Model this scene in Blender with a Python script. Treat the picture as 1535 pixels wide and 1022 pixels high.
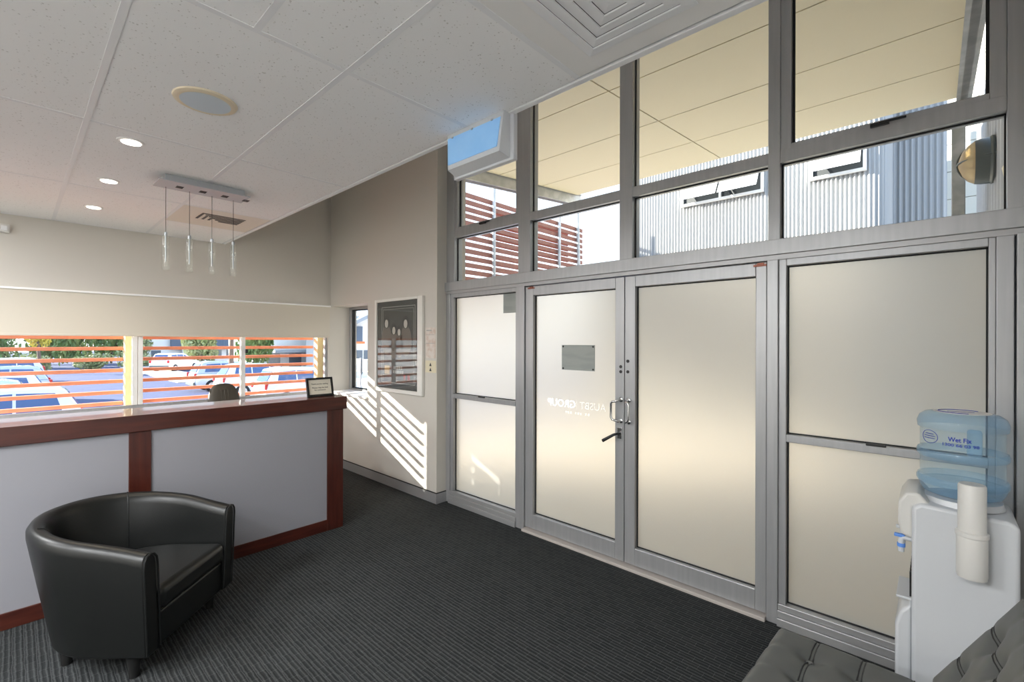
import bpy, bmesh, math, random
from mathutils import Vector, Matrix
random.seed(7)
S = bpy.context.scene
for o in list(bpy.data.objects): bpy.data.objects.remove(o)
COL = S.collection
# ------------------------------------------------------------------ camera, sky, sun, exposure
YAW, PITCH, ROLL = -0.745657, 0.0006, 0.0028
fw = Vector((math.sin(YAW)*math.cos(PITCH), math.cos(YAW)*math.cos(PITCH), math.sin(PITCH)))
rt0 = Vector((math.cos(YAW), -math.sin(YAW), 0)); up0 = rt0.cross(fw)
rt = rt0*math.cos(ROLL) + up0*math.sin(ROLL); up = -rt0*math.sin(ROLL) + up0*math.cos(ROLL)
cd = bpy.data.cameras.new('camera'); cd.sensor_width = 36; cd.lens = 690.743/1535*36; cd.clip_start = .02; cd.clip_end = 500
cam = bpy.data.objects.new('camera', cd); COL.objects.link(cam)
m = Matrix((rt, up, -fw)).transposed().to_4x4(); m.translation = (0, 0, 1.6); cam.matrix_world = m
S.camera = cam
W = bpy.data.worlds.new('sky'); S.world = W; W.use_nodes = True
nt = W.node_tree; nt.nodes.clear()
out = nt.nodes.new('ShaderNodeOutputWorld'); bg = nt.nodes.new('ShaderNodeBackground')
tc = nt.nodes.new('ShaderNodeTexCoord'); sx = nt.nodes.new('ShaderNodeSeparateXYZ'); rmp = nt.nodes.new('ShaderNodeValToRGB')
rmp.color_ramp.elements[0].position = .0; rmp.color_ramp.elements[0].color = (.93, .96, 1, 1)
rmp.color_ramp.elements[1].position = .6; rmp.color_ramp.elements[1].color = (.42, .64, 1, 1)
nt.links.new(tc.outputs['Generated'], sx.inputs[0]); nt.links.new(sx.outputs['Z'], rmp.inputs[0])
nt.links.new(rmp.outputs[0], bg.inputs['Color']); nt.links.new(bg.outputs[0], out.inputs[0])
bg.inputs['Strength'].default_value = 1.5
SUN = Vector((1.18, 1.0, -.495)).normalized()
sd = bpy.data.lights.new('sun', 'SUN'); sd.energy = 15; sd.angle = math.radians(.53); sd.color = (1, .93, .82)
so = bpy.data.objects.new('sun', sd); COL.objects.link(so)
so.rotation_mode = 'QUATERNION'; so.rotation_quaternion = SUN.to_track_quat('-Z', 'Y'); so.location = (-20, -15, 12)
S.view_settings.view_transform = 'Standard'; S.view_settings.look = 'None'; S.view_settings.gamma = 1
S.view_settings.use_curve_mapping = False; S.view_settings.exposure = 0.87
S.cycles.max_bounces = 10; S.cycles.diffuse_bounces = 6; S.cycles.transparent_max_bounces = 24; S.cycles.transmission_bounces = 8
S.cycles.sample_clamp_indirect = 6; S.cycles.caustics_reflective = False; S.cycles.caustics_refractive = False

# ------------------------------------------------------------------ materials
def mat(name, col, rough=.6, metal=0, noise=None, bump=None, spec=.5, emit=None, coat=0, stretch=(1, 1, 1)):
    M = bpy.data.materials.new(name); M.use_nodes = True; n = M.node_tree; b = n.nodes['Principled BSDF']
    b.inputs['Base Color'].default_value = (*col, 1); b.inputs['Roughness'].default_value = rough
    b.inputs['Metallic'].default_value = metal; b.inputs['Specular IOR Level'].default_value = spec
    b.inputs['Coat Weight'].default_value = coat
    if emit: b.inputs['Emission Color'].default_value = (*emit[0], 1); b.inputs['Emission Strength'].default_value = emit[1]
    if noise or bump:
        t = n.nodes.new('ShaderNodeTexCoord'); mp = n.nodes.new('ShaderNodeMapping'); mp.inputs['Scale'].default_value = stretch
        n.links.new(t.outputs['Object'], mp.inputs[0])
    if noise:                                     # (scale, second colour, contrast lo, hi)
        nz = n.nodes.new('ShaderNodeTexNoise'); nz.inputs['Scale'].default_value = noise[0]; nz.inputs['Detail'].default_value = 5
        r = n.nodes.new('ShaderNodeValToRGB'); r.color_ramp.elements[0].position = noise[2]; r.color_ramp.elements[1].position = noise[3]
        r.color_ramp.elements[0].color = (*col, 1); r.color_ramp.elements[1].color = (*noise[1], 1)
        n.links.new(mp.outputs[0], nz.inputs['Vector']); n.links.new(nz.outputs['Fac'], r.inputs[0]); n.links.new(r.outputs[0], b.inputs['Base Color'])
    if bump:                                      # (scale, strength, distance)
        nb = n.nodes.new('ShaderNodeTexNoise'); nb.inputs['Scale'].default_value = bump[0]; nb.inputs['Detail'].default_value = 4
        bp = n.nodes.new('ShaderNodeBump'); bp.inputs['Strength'].default_value = bump[1]; bp.inputs['Distance'].default_value = bump[2]
        n.links.new(mp.outputs[0], nb.inputs['Vector']); n.links.new(nb.outputs['Fac'], bp.inputs['Height']); n.links.new(bp.outputs[0], b.inputs['Normal'])
    return M
def glass(name, tint=(1, 1, 1), refl=1.0, diff=None, rough=.0):
    M = bpy.data.materials.new(name); M.use_nodes = True; n = M.node_tree; n.nodes.clear()
    o = n.nodes.new('ShaderNodeOutputMaterial'); t = n.nodes.new('ShaderNodeBsdfTransparent'); g = n.nodes.new('ShaderNodeBsdfGlossy')
    f = n.nodes.new('ShaderNodeFresnel'); ge = n.nodes.new('ShaderNodeNewGeometry'); mr = n.nodes.new('ShaderNodeMapRange')
    mr.inputs['To Min'].default_value = 1.32; mr.inputs['To Max'].default_value = 1/1.32; n.links.new(ge.outputs['Backfacing'], mr.inputs['Value']); n.links.new(mr.outputs[0], f.inputs['IOR'])
    mx = n.nodes.new('ShaderNodeMixShader')
    t.inputs['Color'].default_value = (*tint, 1); g.inputs['Roughness'].default_value = rough; g.inputs['Color'].default_value = (refl, refl, refl, 1)
    n.links.new(f.outputs[0], mx.inputs[0]); n.links.new(t.outputs[0], mx.inputs[1]); n.links.new(g.outputs[0], mx.inputs[2])
    last = mx
    if diff:
        d = n.nodes.new('ShaderNodeBsdfDiffuse'); d.inputs['Color'].default_value = (*diff[0], 1); m2 = n.nodes.new('ShaderNodeMixShader')
        m2.inputs[0].default_value = diff[1]; n.links.new(mx.outputs[0], m2.inputs[1]); n.links.new(d.outputs[0], m2.inputs[2]); last = m2
    n.links.new(last.outputs[0], o.inputs[0]); return M
def frosted(name):
    M = bpy.data.materials.new(name); M.use_nodes = True; n = M.node_tree; n.nodes.clear()
    o = n.nodes.new('ShaderNodeOutputMaterial')
    t = n.nodes.new('ShaderNodeBsdfTranslucent'); t.inputs['Color'].default_value = (.80, .745, .635, 1)
    rf = n.nodes.new('ShaderNodeBsdfRefraction'); rf.inputs['Roughness'].default_value = .62; rf.inputs['IOR'].default_value = 1.35; rf.inputs['Color'].default_value = (.82, .78, .695, 1)
    d = n.nodes.new('ShaderNodeBsdfDiffuse'); d.inputs['Color'].default_value = (.8, .8, .77, 1)
    g = n.nodes.new('ShaderNodeBsdfGlossy'); g.inputs['Roughness'].default_value = .35
    a = n.nodes.new('ShaderNodeMixShader'); a.inputs[0].default_value = .5; b = n.nodes.new('ShaderNodeMixShader'); b.inputs[0].default_value = .1
    c = n.nodes.new('ShaderNodeMixShader'); c.inputs[0].default_value = .04
    n.links.new(t.outputs[0], a.inputs[1]); n.links.new(rf.outputs[0], a.inputs[2]); n.links.new(a.outputs[0], b.inputs[1]); n.links.new(d.outputs[0], b.inputs[2])
    n.links.new(b.outputs[0], c.inputs[1]); n.links.new(g.outputs[0], c.inputs[2]); n.links.new(c.outputs[0], o.inputs[0]); return M
def carpet():
    M = mat('carpet', (.03, .032, .034), 1, spec=.1); n = M.node_tree; b = n.nodes['Principled BSDF']
    t = n.nodes.new('ShaderNodeTexCoord')
    wn = n.nodes.new('ShaderNodeTexNoise'); wn.inputs['Scale'].default_value = 9; n.links.new(t.outputs['Object'], wn.inputs['Vector'])
    wob = n.nodes.new('ShaderNodeMixRGB'); wob.blend_type = 'LINEAR_LIGHT'; wob.inputs[0].default_value = .006
    n.links.new(t.outputs['Object'], wob.inputs[1]); n.links.new(wn.outputs['Color'], wob.inputs[2])
    br = n.nodes.new('ShaderNodeTexBrick'); br.inputs['Scale'].default_value = 1; br.inputs['Brick Width'].default_value = .075; br.inputs['Row Height'].default_value = .042
    br.inputs['Mortar Size'].default_value = .0016; br.inputs['Mortar Smooth'].default_value = .7; br.offset = .5; br.inputs['Bias'].default_value = -.1
    br.inputs['Color1'].default_value = (.025, .027, .028, 1); br.inputs['Color2'].default_value = (.032, .034, .035, 1); br.inputs['Mortar'].default_value = (.07, .073, .075, 1)
    n.links.new(wob.outputs[0], br.inputs['Vector'])
    wv = n.nodes.new('ShaderNodeTexWave'); wv.wave_type = 'BANDS'; wv.bands_direction = 'Y'; wv.inputs['Scale'].default_value = 15; wv.inputs['Distortion'].default_value = 1.8; wv.inputs['Detail Scale'].default_value = 1.4; wv.inputs['Detail'].default_value = 3
    n.links.new(t.outputs['Object'], wv.inputs['Vector'])
    wr = n.nodes.new('ShaderNodeValToRGB'); wr.color_ramp.elements[0].position = .55; wr.color_ramp.elements[0].color = (0, 0, 0, 1); wr.color_ramp.elements[1].color = (.034, .036, .036, 1); n.links.new(wv.outputs['Fac'], wr.inputs[0])
    am = n.nodes.new('ShaderNodeMixRGB'); am.blend_type = 'ADD'; am.inputs[0].default_value = 1; n.links.new(br.outputs['Color'], am.inputs[1]); n.links.new(wr.outputs[0], am.inputs[2])
    nz = n.nodes.new('ShaderNodeTexNoise'); nz.inputs['Scale'].default_value = 260; n.links.new(t.outputs['Object'], nz.inputs['Vector'])
    mx = n.nodes.new('ShaderNodeMixRGB'); mx.blend_type = 'OVERLAY'; mx.inputs[0].default_value = .55
    n.links.new(am.outputs[0], mx.inputs[1]); n.links.new(nz.outputs['Fac'], mx.inputs[2]); n.links.new(mx.outputs[0], b.inputs['Base Color'])
    ad = n.nodes.new('ShaderNodeMath'); ad.operation = 'MULTIPLY_ADD'; ad.inputs[1].default_value = .6
    n.links.new(wv.outputs['Fac'], ad.inputs[0]); n.links.new(nz.outputs['Fac'], ad.inputs[2])
    bp = n.nodes.new('ShaderNodeBump'); bp.inputs['Strength'].default_value = .7; bp.inputs['Distance'].default_value = .004
    n.links.new(ad.outputs[0], bp.inputs['Height']); n.links.new(bp.outputs[0], b.inputs['Normal']); return M
def tilemat():
    M = mat('acoustic_tile', (.78, .78, .77), .9, spec=.1); n = M.node_tree; b = n.nodes['Principled BSDF']
    t = n.nodes.new('ShaderNodeTexCoord'); v = n.nodes.new('ShaderNodeTexVoronoi'); v.inputs['Scale'].default_value = 62
    nz = n.nodes.new('ShaderNodeTexNoise'); nz.inputs['Scale'].default_value = 24; nz.inputs['Detail'].default_value = 6
    n.links.new(t.outputs['Object'], v.inputs['Vector']); n.links.new(t.outputs['Object'], nz.inputs['Vector'])
    m1 = n.nodes.new('ShaderNodeMath'); m1.operation = 'MULTIPLY_ADD'; m1.inputs[1].default_value = .55
    n.links.new(nz.outputs['Fac'], m1.inputs[0]); n.links.new(v.outputs['Distance'], m1.inputs[2])
    r = n.nodes.new('ShaderNodeValToRGB'); r.color_ramp.elements[0].position = .37; r.color_ramp.elements[1].position = .47
    r.color_ramp.elements[0].color = (.66, .65, .63, 1); r.color_ramp.elements[1].color = (.93, .93, .925, 1)
    n.links.new(m1.outputs[0], r.inputs[0]); n.links.new(r.outputs[0], b.inputs['Base Color'])
    bp = n.nodes.new('ShaderNodeBump'); bp.inputs['Strength'].default_value = .35; bp.inputs['Distance'].default_value = .003
    n.links.new(r.outputs[0], bp.inputs['Height']); n.links.new(bp.outputs[0], b.inputs['Normal']); return M
K = {}
K['wall'] = mat('wall_paint', (.62, .59, .535), .7, bump=(180, .05, .002))
K['white'] = mat('white_paint', (.85, .84, .82), .5)
K['tile'] = tilemat(); K['grid'] = mat('grid_metal', (.84, .85, .86), .5)
K['carpet'] = carpet()
K['alu'] = mat('aluminium', (.44, .445, .455), .38, .5, noise=(40, (.40, .405, .415), .35, .65), stretch=(1, 1, .05))
K['alud'] = mat('aluminium_sill', (.42, .42, .425), .4, .5)
K['gasket'] = mat('black_gasket', (.012, .012, .012), .7)
K['glass'] = glass('clear_glass', (.97, .985, .98)); K['frost'] = frosted('frosted_film')
K['wood'] = mat('mahogany', (.045, .0085, .0055), .32, noise=(7, (.085, .019, .011), .3, .75), stretch=(5, .6, 5), coat=.3)
K['woodv'] = mat('mahogany_upright', (.045, .0085, .0055), .32, noise=(7, (.085, .019, .011), .3, .75), stretch=(5, 5, .5), coat=.3)
K['panel'] = mat('lilac_laminate', (.30, .30, .33), .45)
K['leather'] = mat('black_leather', (.0065, .0072, .007), .38, bump=(140, .12, .002), spec=.42)
K['velvet'] = mat('grey_upholstery', (.085, .089, .085), .42, bump=(220, .1, .001), spec=.4)
K['stitch'] = mat('dark_stitch', (.03, .03, .03), .7); K['buttoncov'] = mat('button_cover', (.13, .135, .13), .25)
K['plastic'] = mat('white_plastic', (.62, .64, .665), .3); K['plastic2'] = mat('cream_plastic', (.68, .67, .64), .35)
K['chrome'] = mat('chrome', (.7, .7, .7), .18, 1); K['black'] = mat('black_plastic', (.012, .012, .012), .4)
K['bottle'] = glass('blue_bottle', (.90, .955, .98), .8, ((.45, .65, .82), .12), .05)
K['bottled'] = glass('blue_bottle_rib', (.80, .90, .965), .8, ((.38, .6, .82), .2), .08)
K['bluetext'] = mat('blue_print', (.01, .03, .35), .5)
K['blind'] = mat('blind_fabric', (.64, .595, .51), .9, bump=(500, .1, .001))
K['slat'] = mat('terracotta_slat', (.78, .28, .16), .55, noise=(5, (.68, .22, .12), .4, .7)); K['slat_shaded'] = mat('shaded_slat', (.26, .10, .065), .6, noise=(5, (.20, .075, .05), .4, .7)); K['post'] = mat('cream_post', (.82, .66, .36), .5)  # outer screen: the window slats' colour with shade painted in
K['soffit'] = mat('soffit_sheet', (.88, .80, .58), .7); K['galv'] = mat('galvanised_steel', (.42, .43, .42), .5, .5, noise=(9, (.55, .55, .54), .4, .65))
K['corr'] = mat('corrugated_steel', (.36, .365, .365), .5, .0); K['concrete'] = mat('concrete_paving', (.78, .68, .55), .85, noise=(3, (.70, .61, .50), .35, .7))
K['asphalt'] = mat('asphalt', (.034, .048, .125), .8, noise=(2, (.046, .060, .14), .4, .7)); K['kerb'] = mat('pale_concrete', (.75, .66, .58), .8)
K['line'] = mat('road_paint', (.85, .85, .85), .7)
def bx(x0, x1, y0, y1, z0, z1):
    return (x0, x1, y0, y1, z0, z1)
def setp(o, parent):
    o.parent = parent
def link(name, me, mats, parent=None, loc=None, world=True):
    o = bpy.data.objects.new(name, me); COL.objects.link(o)
    if mats is not None and not me.materials:
        for q in (mats if isinstance(mats, (list, tuple)) else [mats]): me.materials.append(K[q] if isinstance(q, str) else q)
    if parent is not None: o.parent = parent
    if loc is not None: o.location = loc
    return o
def tag(o, label, cat, group=None, kind=None):
    if label: o['label'] = label
    if cat: o['category'] = cat
    if group: o['group'] = group
    if kind: o['kind'] = kind
    return o
def thing(name, label, cat, loc=(0, 0, 0), rz=0, group=None, kind=None):
    o = bpy.data.objects.new(name, None); COL.objects.link(o); o.location = loc; o.rotation_euler = (0, 0, rz); o.empty_display_size = .1
    return tag(o, label, cat, group, kind)
def off(parent):
    return Vector(parent.location) if parent is not None else Vector((0, 0, 0))
def finish(bm, name, mats, parent, world, smooth):
    if world and parent is not None: bmesh.ops.translate(bm, verts=bm.verts, vec=-off(parent) if parent.parent is None else -(off(parent)+off(parent.parent)))
    bmesh.ops.recalc_face_normals(bm, faces=bm.faces)
    me = bpy.data.meshes.new(name); bm.to_mesh(me); bm.free()
    if smooth:
        for p in me.polygons: p.use_smooth = True
    return link(name, me, mats, parent)
def addbox(bm, b, bev=0):
    x0, x1, y0, y1, z0, z1 = b
    r = bmesh.ops.create_cube(bm, size=1)
    vs = r['verts']
    bmesh.ops.scale(bm, verts=vs, vec=(x1-x0, y1-y0, z1-z0)); bmesh.ops.translate(bm, verts=vs, vec=((x0+x1)/2, (y0+y1)/2, (z0+z1)/2))
    if bev:
        es = list({e for v in vs for e in v.link_edges}); bmesh.ops.bevel(bm, geom=es, offset=bev, segments=2, affect='EDGES', profile=.5)
def box(name, b, mats, parent=None, bev=0, world=True):
    bm = bmesh.new()
    for q in (b if isinstance(b, list) else [b]): addbox(bm, q, bev)
    return finish(bm, name, mats, parent, world, False)
def poly(name, vs, fs, mats, parent=None, world=True, smooth=False):
    bm = bmesh.new(); v = [bm.verts.new(p) for p in vs]
    for f in fs: bm.faces.new([v[i] for i in f])
    return finish(bm, name, mats, parent, world, smooth)
def addlathe(bm, prof, n=32, c=(0, 0, 0), axis='Z', caps=True):
    rings = []
    for r, h in prof:
        ring = []
        for i in range(n):
            a = 2*math.pi*i/n; p = (r*math.cos(a), r*math.sin(a), h)
            if axis == 'X': p = (p[2], p[0], p[1])
            if axis == 'Y': p = (p[0], p[2], p[1])
            ring.append(bm.verts.new((c[0]+p[0], c[1]+p[1], c[2]+p[2])))
        rings.append(ring)
    for a, b in zip(rings, rings[1:]):
        for i in range(n): bm.faces.new((a[i], a[(i+1) % n], b[(i+1) % n], b[i]))
    if caps: bm.faces.new(rings[0][::-1]); bm.faces.new(rings[-1])
def lathe(name, prof, mats, parent=None, n=32, c=(0, 0, 0), axis='Z', world=True, smooth=True, caps=True):
    bm = bmesh.new(); addlathe(bm, prof, n, c, axis, caps); o = finish(bm, name, mats, parent, world, False)
    if smooth: sm(o)
    return o
def sm(o, ang=40):
    me = o.data
    for p in me.polygons: p.use_smooth = True
    me.set_sharp_from_angle(angle=math.radians(ang))
def addtube(bm, pts, r, n=8):
    pts = [Vector(p) for p in pts]; rings = []; prev = None
    for i, p in enumerate(pts):
        t = (pts[min(i+1, len(pts)-1)]-pts[max(i-1, 0)]).normalized()
        a = Vector((0, 0, 1)) if abs(t.z) < .9 else Vector((1, 0, 0))
        if prev is not None: u = (prev - t*prev.dot(t)).normalized()
        else: u = t.cross(a).normalized()
        prev = u; w = t.cross(u); rr = r[i] if isinstance(r, (list, tuple)) else r
        rings.append([bm.verts.new(p+u*rr*math.cos(2*math.pi*k/n)+w*rr*math.sin(2*math.pi*k/n)) for k in range(n)])
    for a, b in zip(rings, rings[1:]):
        for k in range(n): bm.faces.new((a[k], a[(k+1) % n], b[(k+1) % n], b[k]))
    bm.faces.new(rings[0][::-1]); bm.faces.new(rings[-1])
def tube(name, pts, r, mats, parent=None, n=8, world=True):
    bm = bmesh.new(); addtube(bm, pts, r, n); o = finish(bm, name, mats, parent, world, False); sm(o); return o
def text(name, body, size, mats, parent, org, ux, uz, bold=0, ext=.0005, width=None):
    """flat lettering starting at org, running along ux, upright along uz; width fits the line"""
    cu = bpy.data.curves.new(name, 'FONT'); cu.body = body; cu.size = size; cu.extrude = ext; cu.offset = bold; cu.resolution_u = 3
    t = bpy.data.objects.new(name, cu); COL.objects.link(t); dg = bpy.context.evaluated_depsgraph_get(); dg.update()
    me = bpy.data.meshes.new_from_object(t.evaluated_get(dg)); bpy.data.objects.remove(t)
    ux, uz = Vector(ux), Vector(uz); n = ux.cross(uz)
    xs = [v.co.x for v in me.vertices]; k = width/(max(xs)-min(xs)) if width else 1
    o0 = Vector(org) - (off(parent) if parent is not None else Vector()) - (off(parent.parent) if parent is not None and parent.parent is not None else Vector())
    for v in me.vertices:
        c = v.co.copy(); v.co = o0 + ux*(c.x-min(xs))*k + uz*c.y + n*c.z
    me.materials.clear()
    return link(name, me, mats, parent)
def copytree(o, parent=None):
    c = o.copy(); COL.objects.link(c); c.parent = parent
    for ch in o.children: copytree(ch, c)
    return c

# ------------------------------------------------------------------ dimensions
WX, PY, FY, RX, CZ, CE, RZ = -5.86, 2.83, 3.0, .33, 2.68, 1.61, 3.80
YB = -3.6
# ------------------------------------------------------------------ room shell
tag(box('floor', bx(WX-.2, RX+.2, YB-.2, 3.08, -.12, 0), 'carpet'), 'charcoal ribbed carpet floor of the reception room', 'floor', kind='structure')
tag(box('wall_left', [bx(WX-.14, WX, YB-.1, 2.80, 0, .92), bx(WX-.14, WX, YB-.1, 2.80, 2.045, RZ), bx(WX-.14, WX, YB-.1, -3.1, .92, 2.045), bx(WX-.14, WX, 2.795, 3.2, 0, RZ)], 'wall'),
    'cream painted wall above and below the long window', 'wall', kind='structure')
tag(box('wall_back', [bx(WX, -3.62, PY, 3.2, 0, .93), bx(WX, -3.62, PY, 3.2, 2.05, RZ), bx(-4.925, -3.62, PY, 3.2, .93, 2.05)], 'wall'),
    'cream wall carrying the framed poster and small recessed window', 'wall', kind='structure')
tag(box('wall_right', bx(RX, RX+.12, YB-.1, 3.2, 0, RZ), 'white'), 'white wall at the right edge behind the water cooler', 'wall', kind='structure')
tag(box('wall_rear', bx(WX-.14, RX+.12, YB-.12, YB, 0, RZ), 'wall'), 'plain cream wall behind the viewer', 'wall', kind='structure')
tag(box('roof', bx(WX-.3, RX+.3, YB-.3, 3.15, RZ, RZ+.2), 'white'), 'white raised ceiling above the entrance glazing', 'ceiling', kind='structure')
bb = thing('baseboard_back', 'pale grey skirting with black line under the poster wall', 'skirting', (-4.7, PY, 0), kind='structure')
box('board', [bx(WX, -3.608, PY-.012, PY, 0, .098), bx(-3.62, -3.608, PY-.012, 2.95, 0, .098)], 'alud', bb)
box('black_strip', [bx(WX, -3.611, PY-.009, PY+.001, .098, .106), bx(-3.62, -3.611, PY-.009, 2.95, .098, .106)], 'gasket', bb)  # black strip along the top of the skirting
# ceiling: metal grid with mineral tiles, each tile its own piece
ce = thing('ceiling', 'suspended ceiling of speckled white mineral tiles in metal grid', 'ceiling', (-2.7, -1, CZ), kind='structure')
box('bulkhead', [bx(WX, RX, CE-.05, CE-.012, CZ+.03, RZ)], 'white', ce)
box('edge_trim', [bx(WX, RX, CE-.03, CE, CZ-.006, CZ+.045)], 'grid', ce, .003)
XL = [WX, -4.39, -3.06, -1.745, -1.085, -.425, RX]
YL = [YB, -3.07, -2.41, -1.75, -1.09, -.42, .2425, .908, CE-.03]
GB = .012
tile_cache = {}
def tile(x0, x1, y0, y1):
    key = (round(x1-x0, 3), round(y1-y0, 3))
    if key not in tile_cache:
        bm = bmesh.new(); w, h = key; addbox(bm, (-w/2, w/2, -h/2, h/2, 0, .015))
        me = bpy.data.meshes.new('ceiling_tile'); bm.to_mesh(me); bm.free(); me.materials.append(K['tile']); tile_cache[key] = me
    link('ceiling_tile', tile_cache[key], None, ce, Vector(((x0+x1)/2, (y0+y1)/2, CZ)) - off(ce))
for j in range(len(YL)-1):
    y0, y1 = YL[j], YL[j+1]
    xs = [WX, -4.39, -3.06, -1.745, -.425, RX]
    if j == 7: xs = [WX, -5.09, -4.39, -3.06, -1.745, -1.085, -.425, RX]
    if j == 6: xs = [WX, -4.39, -3.06, -1.745, -.425, RX]
    for i in range(len(xs)-1):
        if j == 7 and i in (1, 5): continue
        if j == 6 and i == 3:
            tile(xs[i]+GB*.5, xs[i+1]-GB*.5, y0+GB*.5, .572-GB*.5); tile(xs[i]+GB*.5, xs[i+1]-GB*.5, .572+GB*.5, y1-GB*.5)
            box('grid_bar', bx(xs[i]+GB, xs[i+1]-GB, .572-GB, .572+GB, CZ-.0015, CZ+.03), 'grid', ce); continue
        tile(xs[i]+GB*.5, xs[i+1]-GB*.5, y0+GB*.5, y1-GB*.5)
    for x in xs[1:-1]:
        box('grid_bar', bx(x-GB, x+GB, y0+GB, y1-GB, CZ-.0015, CZ+.03), 'grid', ce)
for y in YL[1:-1]: box('grid_bar', bx(WX, RX, y-GB, y+GB, CZ-.002, CZ+.03), 'grid', ce)
box('grid_bar', bx(WX, WX+.022, YB, CE-.03, CZ-.002, CZ+.03), 'grid', ce)
box('ceiling_backing', bx(WX, RX, YB, CE-.05, CZ+.03, CZ+.05), 'gasket', ce)
# ------------------------------------------------------------------ shopfront glazing
FI, FO = 2.945, 3.055
wf = thing('wall_front', 'silver aluminium shopfront glazing with frosted lower and clear upper panes', 'glazing', (-1.7, FY, 0), kind='structure')
def pane(name, x0, x1, z0, z1, m, parent, y=FY, t=.006):
    bm = bmesh.new(); addbox(bm, (x0, x1, y-t/2, y+t/2, z0, z1))
    o = finish(bm, name, [m, 'glass'] if m == 'frost' else m, parent, True, False)
    if m == 'frost':
        for p in o.data.polygons: p.material_index = 0 if p.normal.y < -.5 else 1
    return o
def gaskets(x0, x1, z0, z1, parent, y=FY-.012, w=.006):
    box('gasket', [bx(x0, x0+w, y, y+.012, z0, z1), bx(x1-w, x1, y, y+.012, z0, z1), bx(x0, x1, y, y+.012, z0, z0+w), bx(x0, x1, y, y+.012, z1-w, z1)], 'gasket', parent)
MU = [(-3.62, -3.50), (-2.655, -2.52), (-1.678, -1.577), (-.719, -.657), (.222, RX)]
for i, (a, b) in enumerate(MU):
    box('mullion', bx(a, b, FI+.004, FO, 2.18, RZ-.02), 'alu', wf, .003)
box('transom', bx(-3.655, RX, FI-.02, FO, 2.095, 2.182), 'alu', wf, .003)
box('transom_reveal', bx(-3.64, RX, FI-.005, FO, 2.068, 2.096), 'alud', wf)
for i in range(4):
    a, b = MU[i][1], MU[i+1][0]
    box('transom', bx(a, b, FI+.006, FO-.01, 2.617, 2.687), 'alu', wf, .002)
    pane('clear_pane', a, b, 2.182, 2.617, 'glass', wf); gaskets(a, b, 2.182, 2.617, wf)
    if i in (0, 3):
        sr = bpy.data.objects.new('awning_sash', None); COL.objects.link(sr); sr.parent = wf; sr.location = (0, 0, 0)
        w = .035 if i == 0 else .052
        box('sash_frame', [bx(a, a+w, FI+.012, FO-.02, 2.687, RZ-.03), bx(b-w, b, FI+.012, FO-.02, 2.687, RZ-.03), bx(a+w, b-w, FI+.012, FO-.02, 2.687, 2.687+.028), bx(a+w, b-w, FI+.012, FO-.02, RZ-.06, RZ-.03)], 'alu', sr, .002)
        gaskets(a+w, b-w, 2.715, RZ-.06, sr, w=.012); pane('pane', a+w, b-w, 2.715, RZ-.06, 'glass', sr)
        xm = (a+b)/2 + (.0 if i == 0 else .02)
        box('latch', [bx(xm-.055, xm+.02, FI-.012, FI+.012, 2.684, 2.702), bx(xm-.02, xm+.085, FI-.02, FI-.008, 2.690, 2.700)], 'black', sr, .002)
    else:
        pane('clear_pane', a, b, 2.687, RZ-.03, 'glass', wf); gaskets(a, b, 2.687, RZ-.03, wf)
box('head_rail', bx(-3.62, RX, FI, FO, RZ-.03, RZ), 'alu', wf)
# lower frame posts and side lights
box('post', bx(-3.62, -3.56, FI, FO, 0, 2.07), 'alu', wf, .003)
box('post', bx(-2.665, -2.578, FI-.005, FO, 0, 2.07), 'alu', wf, .004)
box('post', bx(-.722, -.664, FI-.005, FO, 0, 2.07), 'alu', wf, .004)
box('post', bx(.19, .245, FI, FO, 0, 2.07), 'alu', wf, .003); box('post', bx(.25, RX, FI-.03, FO, 0, 2.07), 'alu', wf, .003)
for a, b in ((-3.56, -2.665), (-.664, .19)):
    box('sill_step', [bx(a, b, FI-.022, FO, 0, .045), bx(a, b, FI-.012, FO, .045, .085), bx(a, b, FI, FO, .085, .118)], 'alud', wf, .003)
    fr = .038
    box('side_frame', [bx(a, a+fr, FI+.01, FO-.02, .118, 2.07), bx(b-fr*.6, b, FI+.01, FO-.02, .118, 2.07), bx(a+fr, b-fr*.6, FI+.01, FO-.02, 2.03, 2.07)], 'alu', wf, .003)
    box('mid_rail', bx(a+fr, b-fr*.6, FI+.004, FO-.02, 1.038, 1.080), 'alu', wf, .003)
    box('sash_catch', bx((a+b)/2-.03, (a+b)/2+.05, FI-.006, FI+.008, 1.076, 1.088), 'black', wf, .002)
    for z0, z1 in ((.118, 1.038), (1.080, 2.03)):
        pane('frosted_pane', a+fr, b-fr*.6, z0, z1, 'frost', wf); gaskets(a+fr, b-fr*.6, z0, z1, wf)
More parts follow.
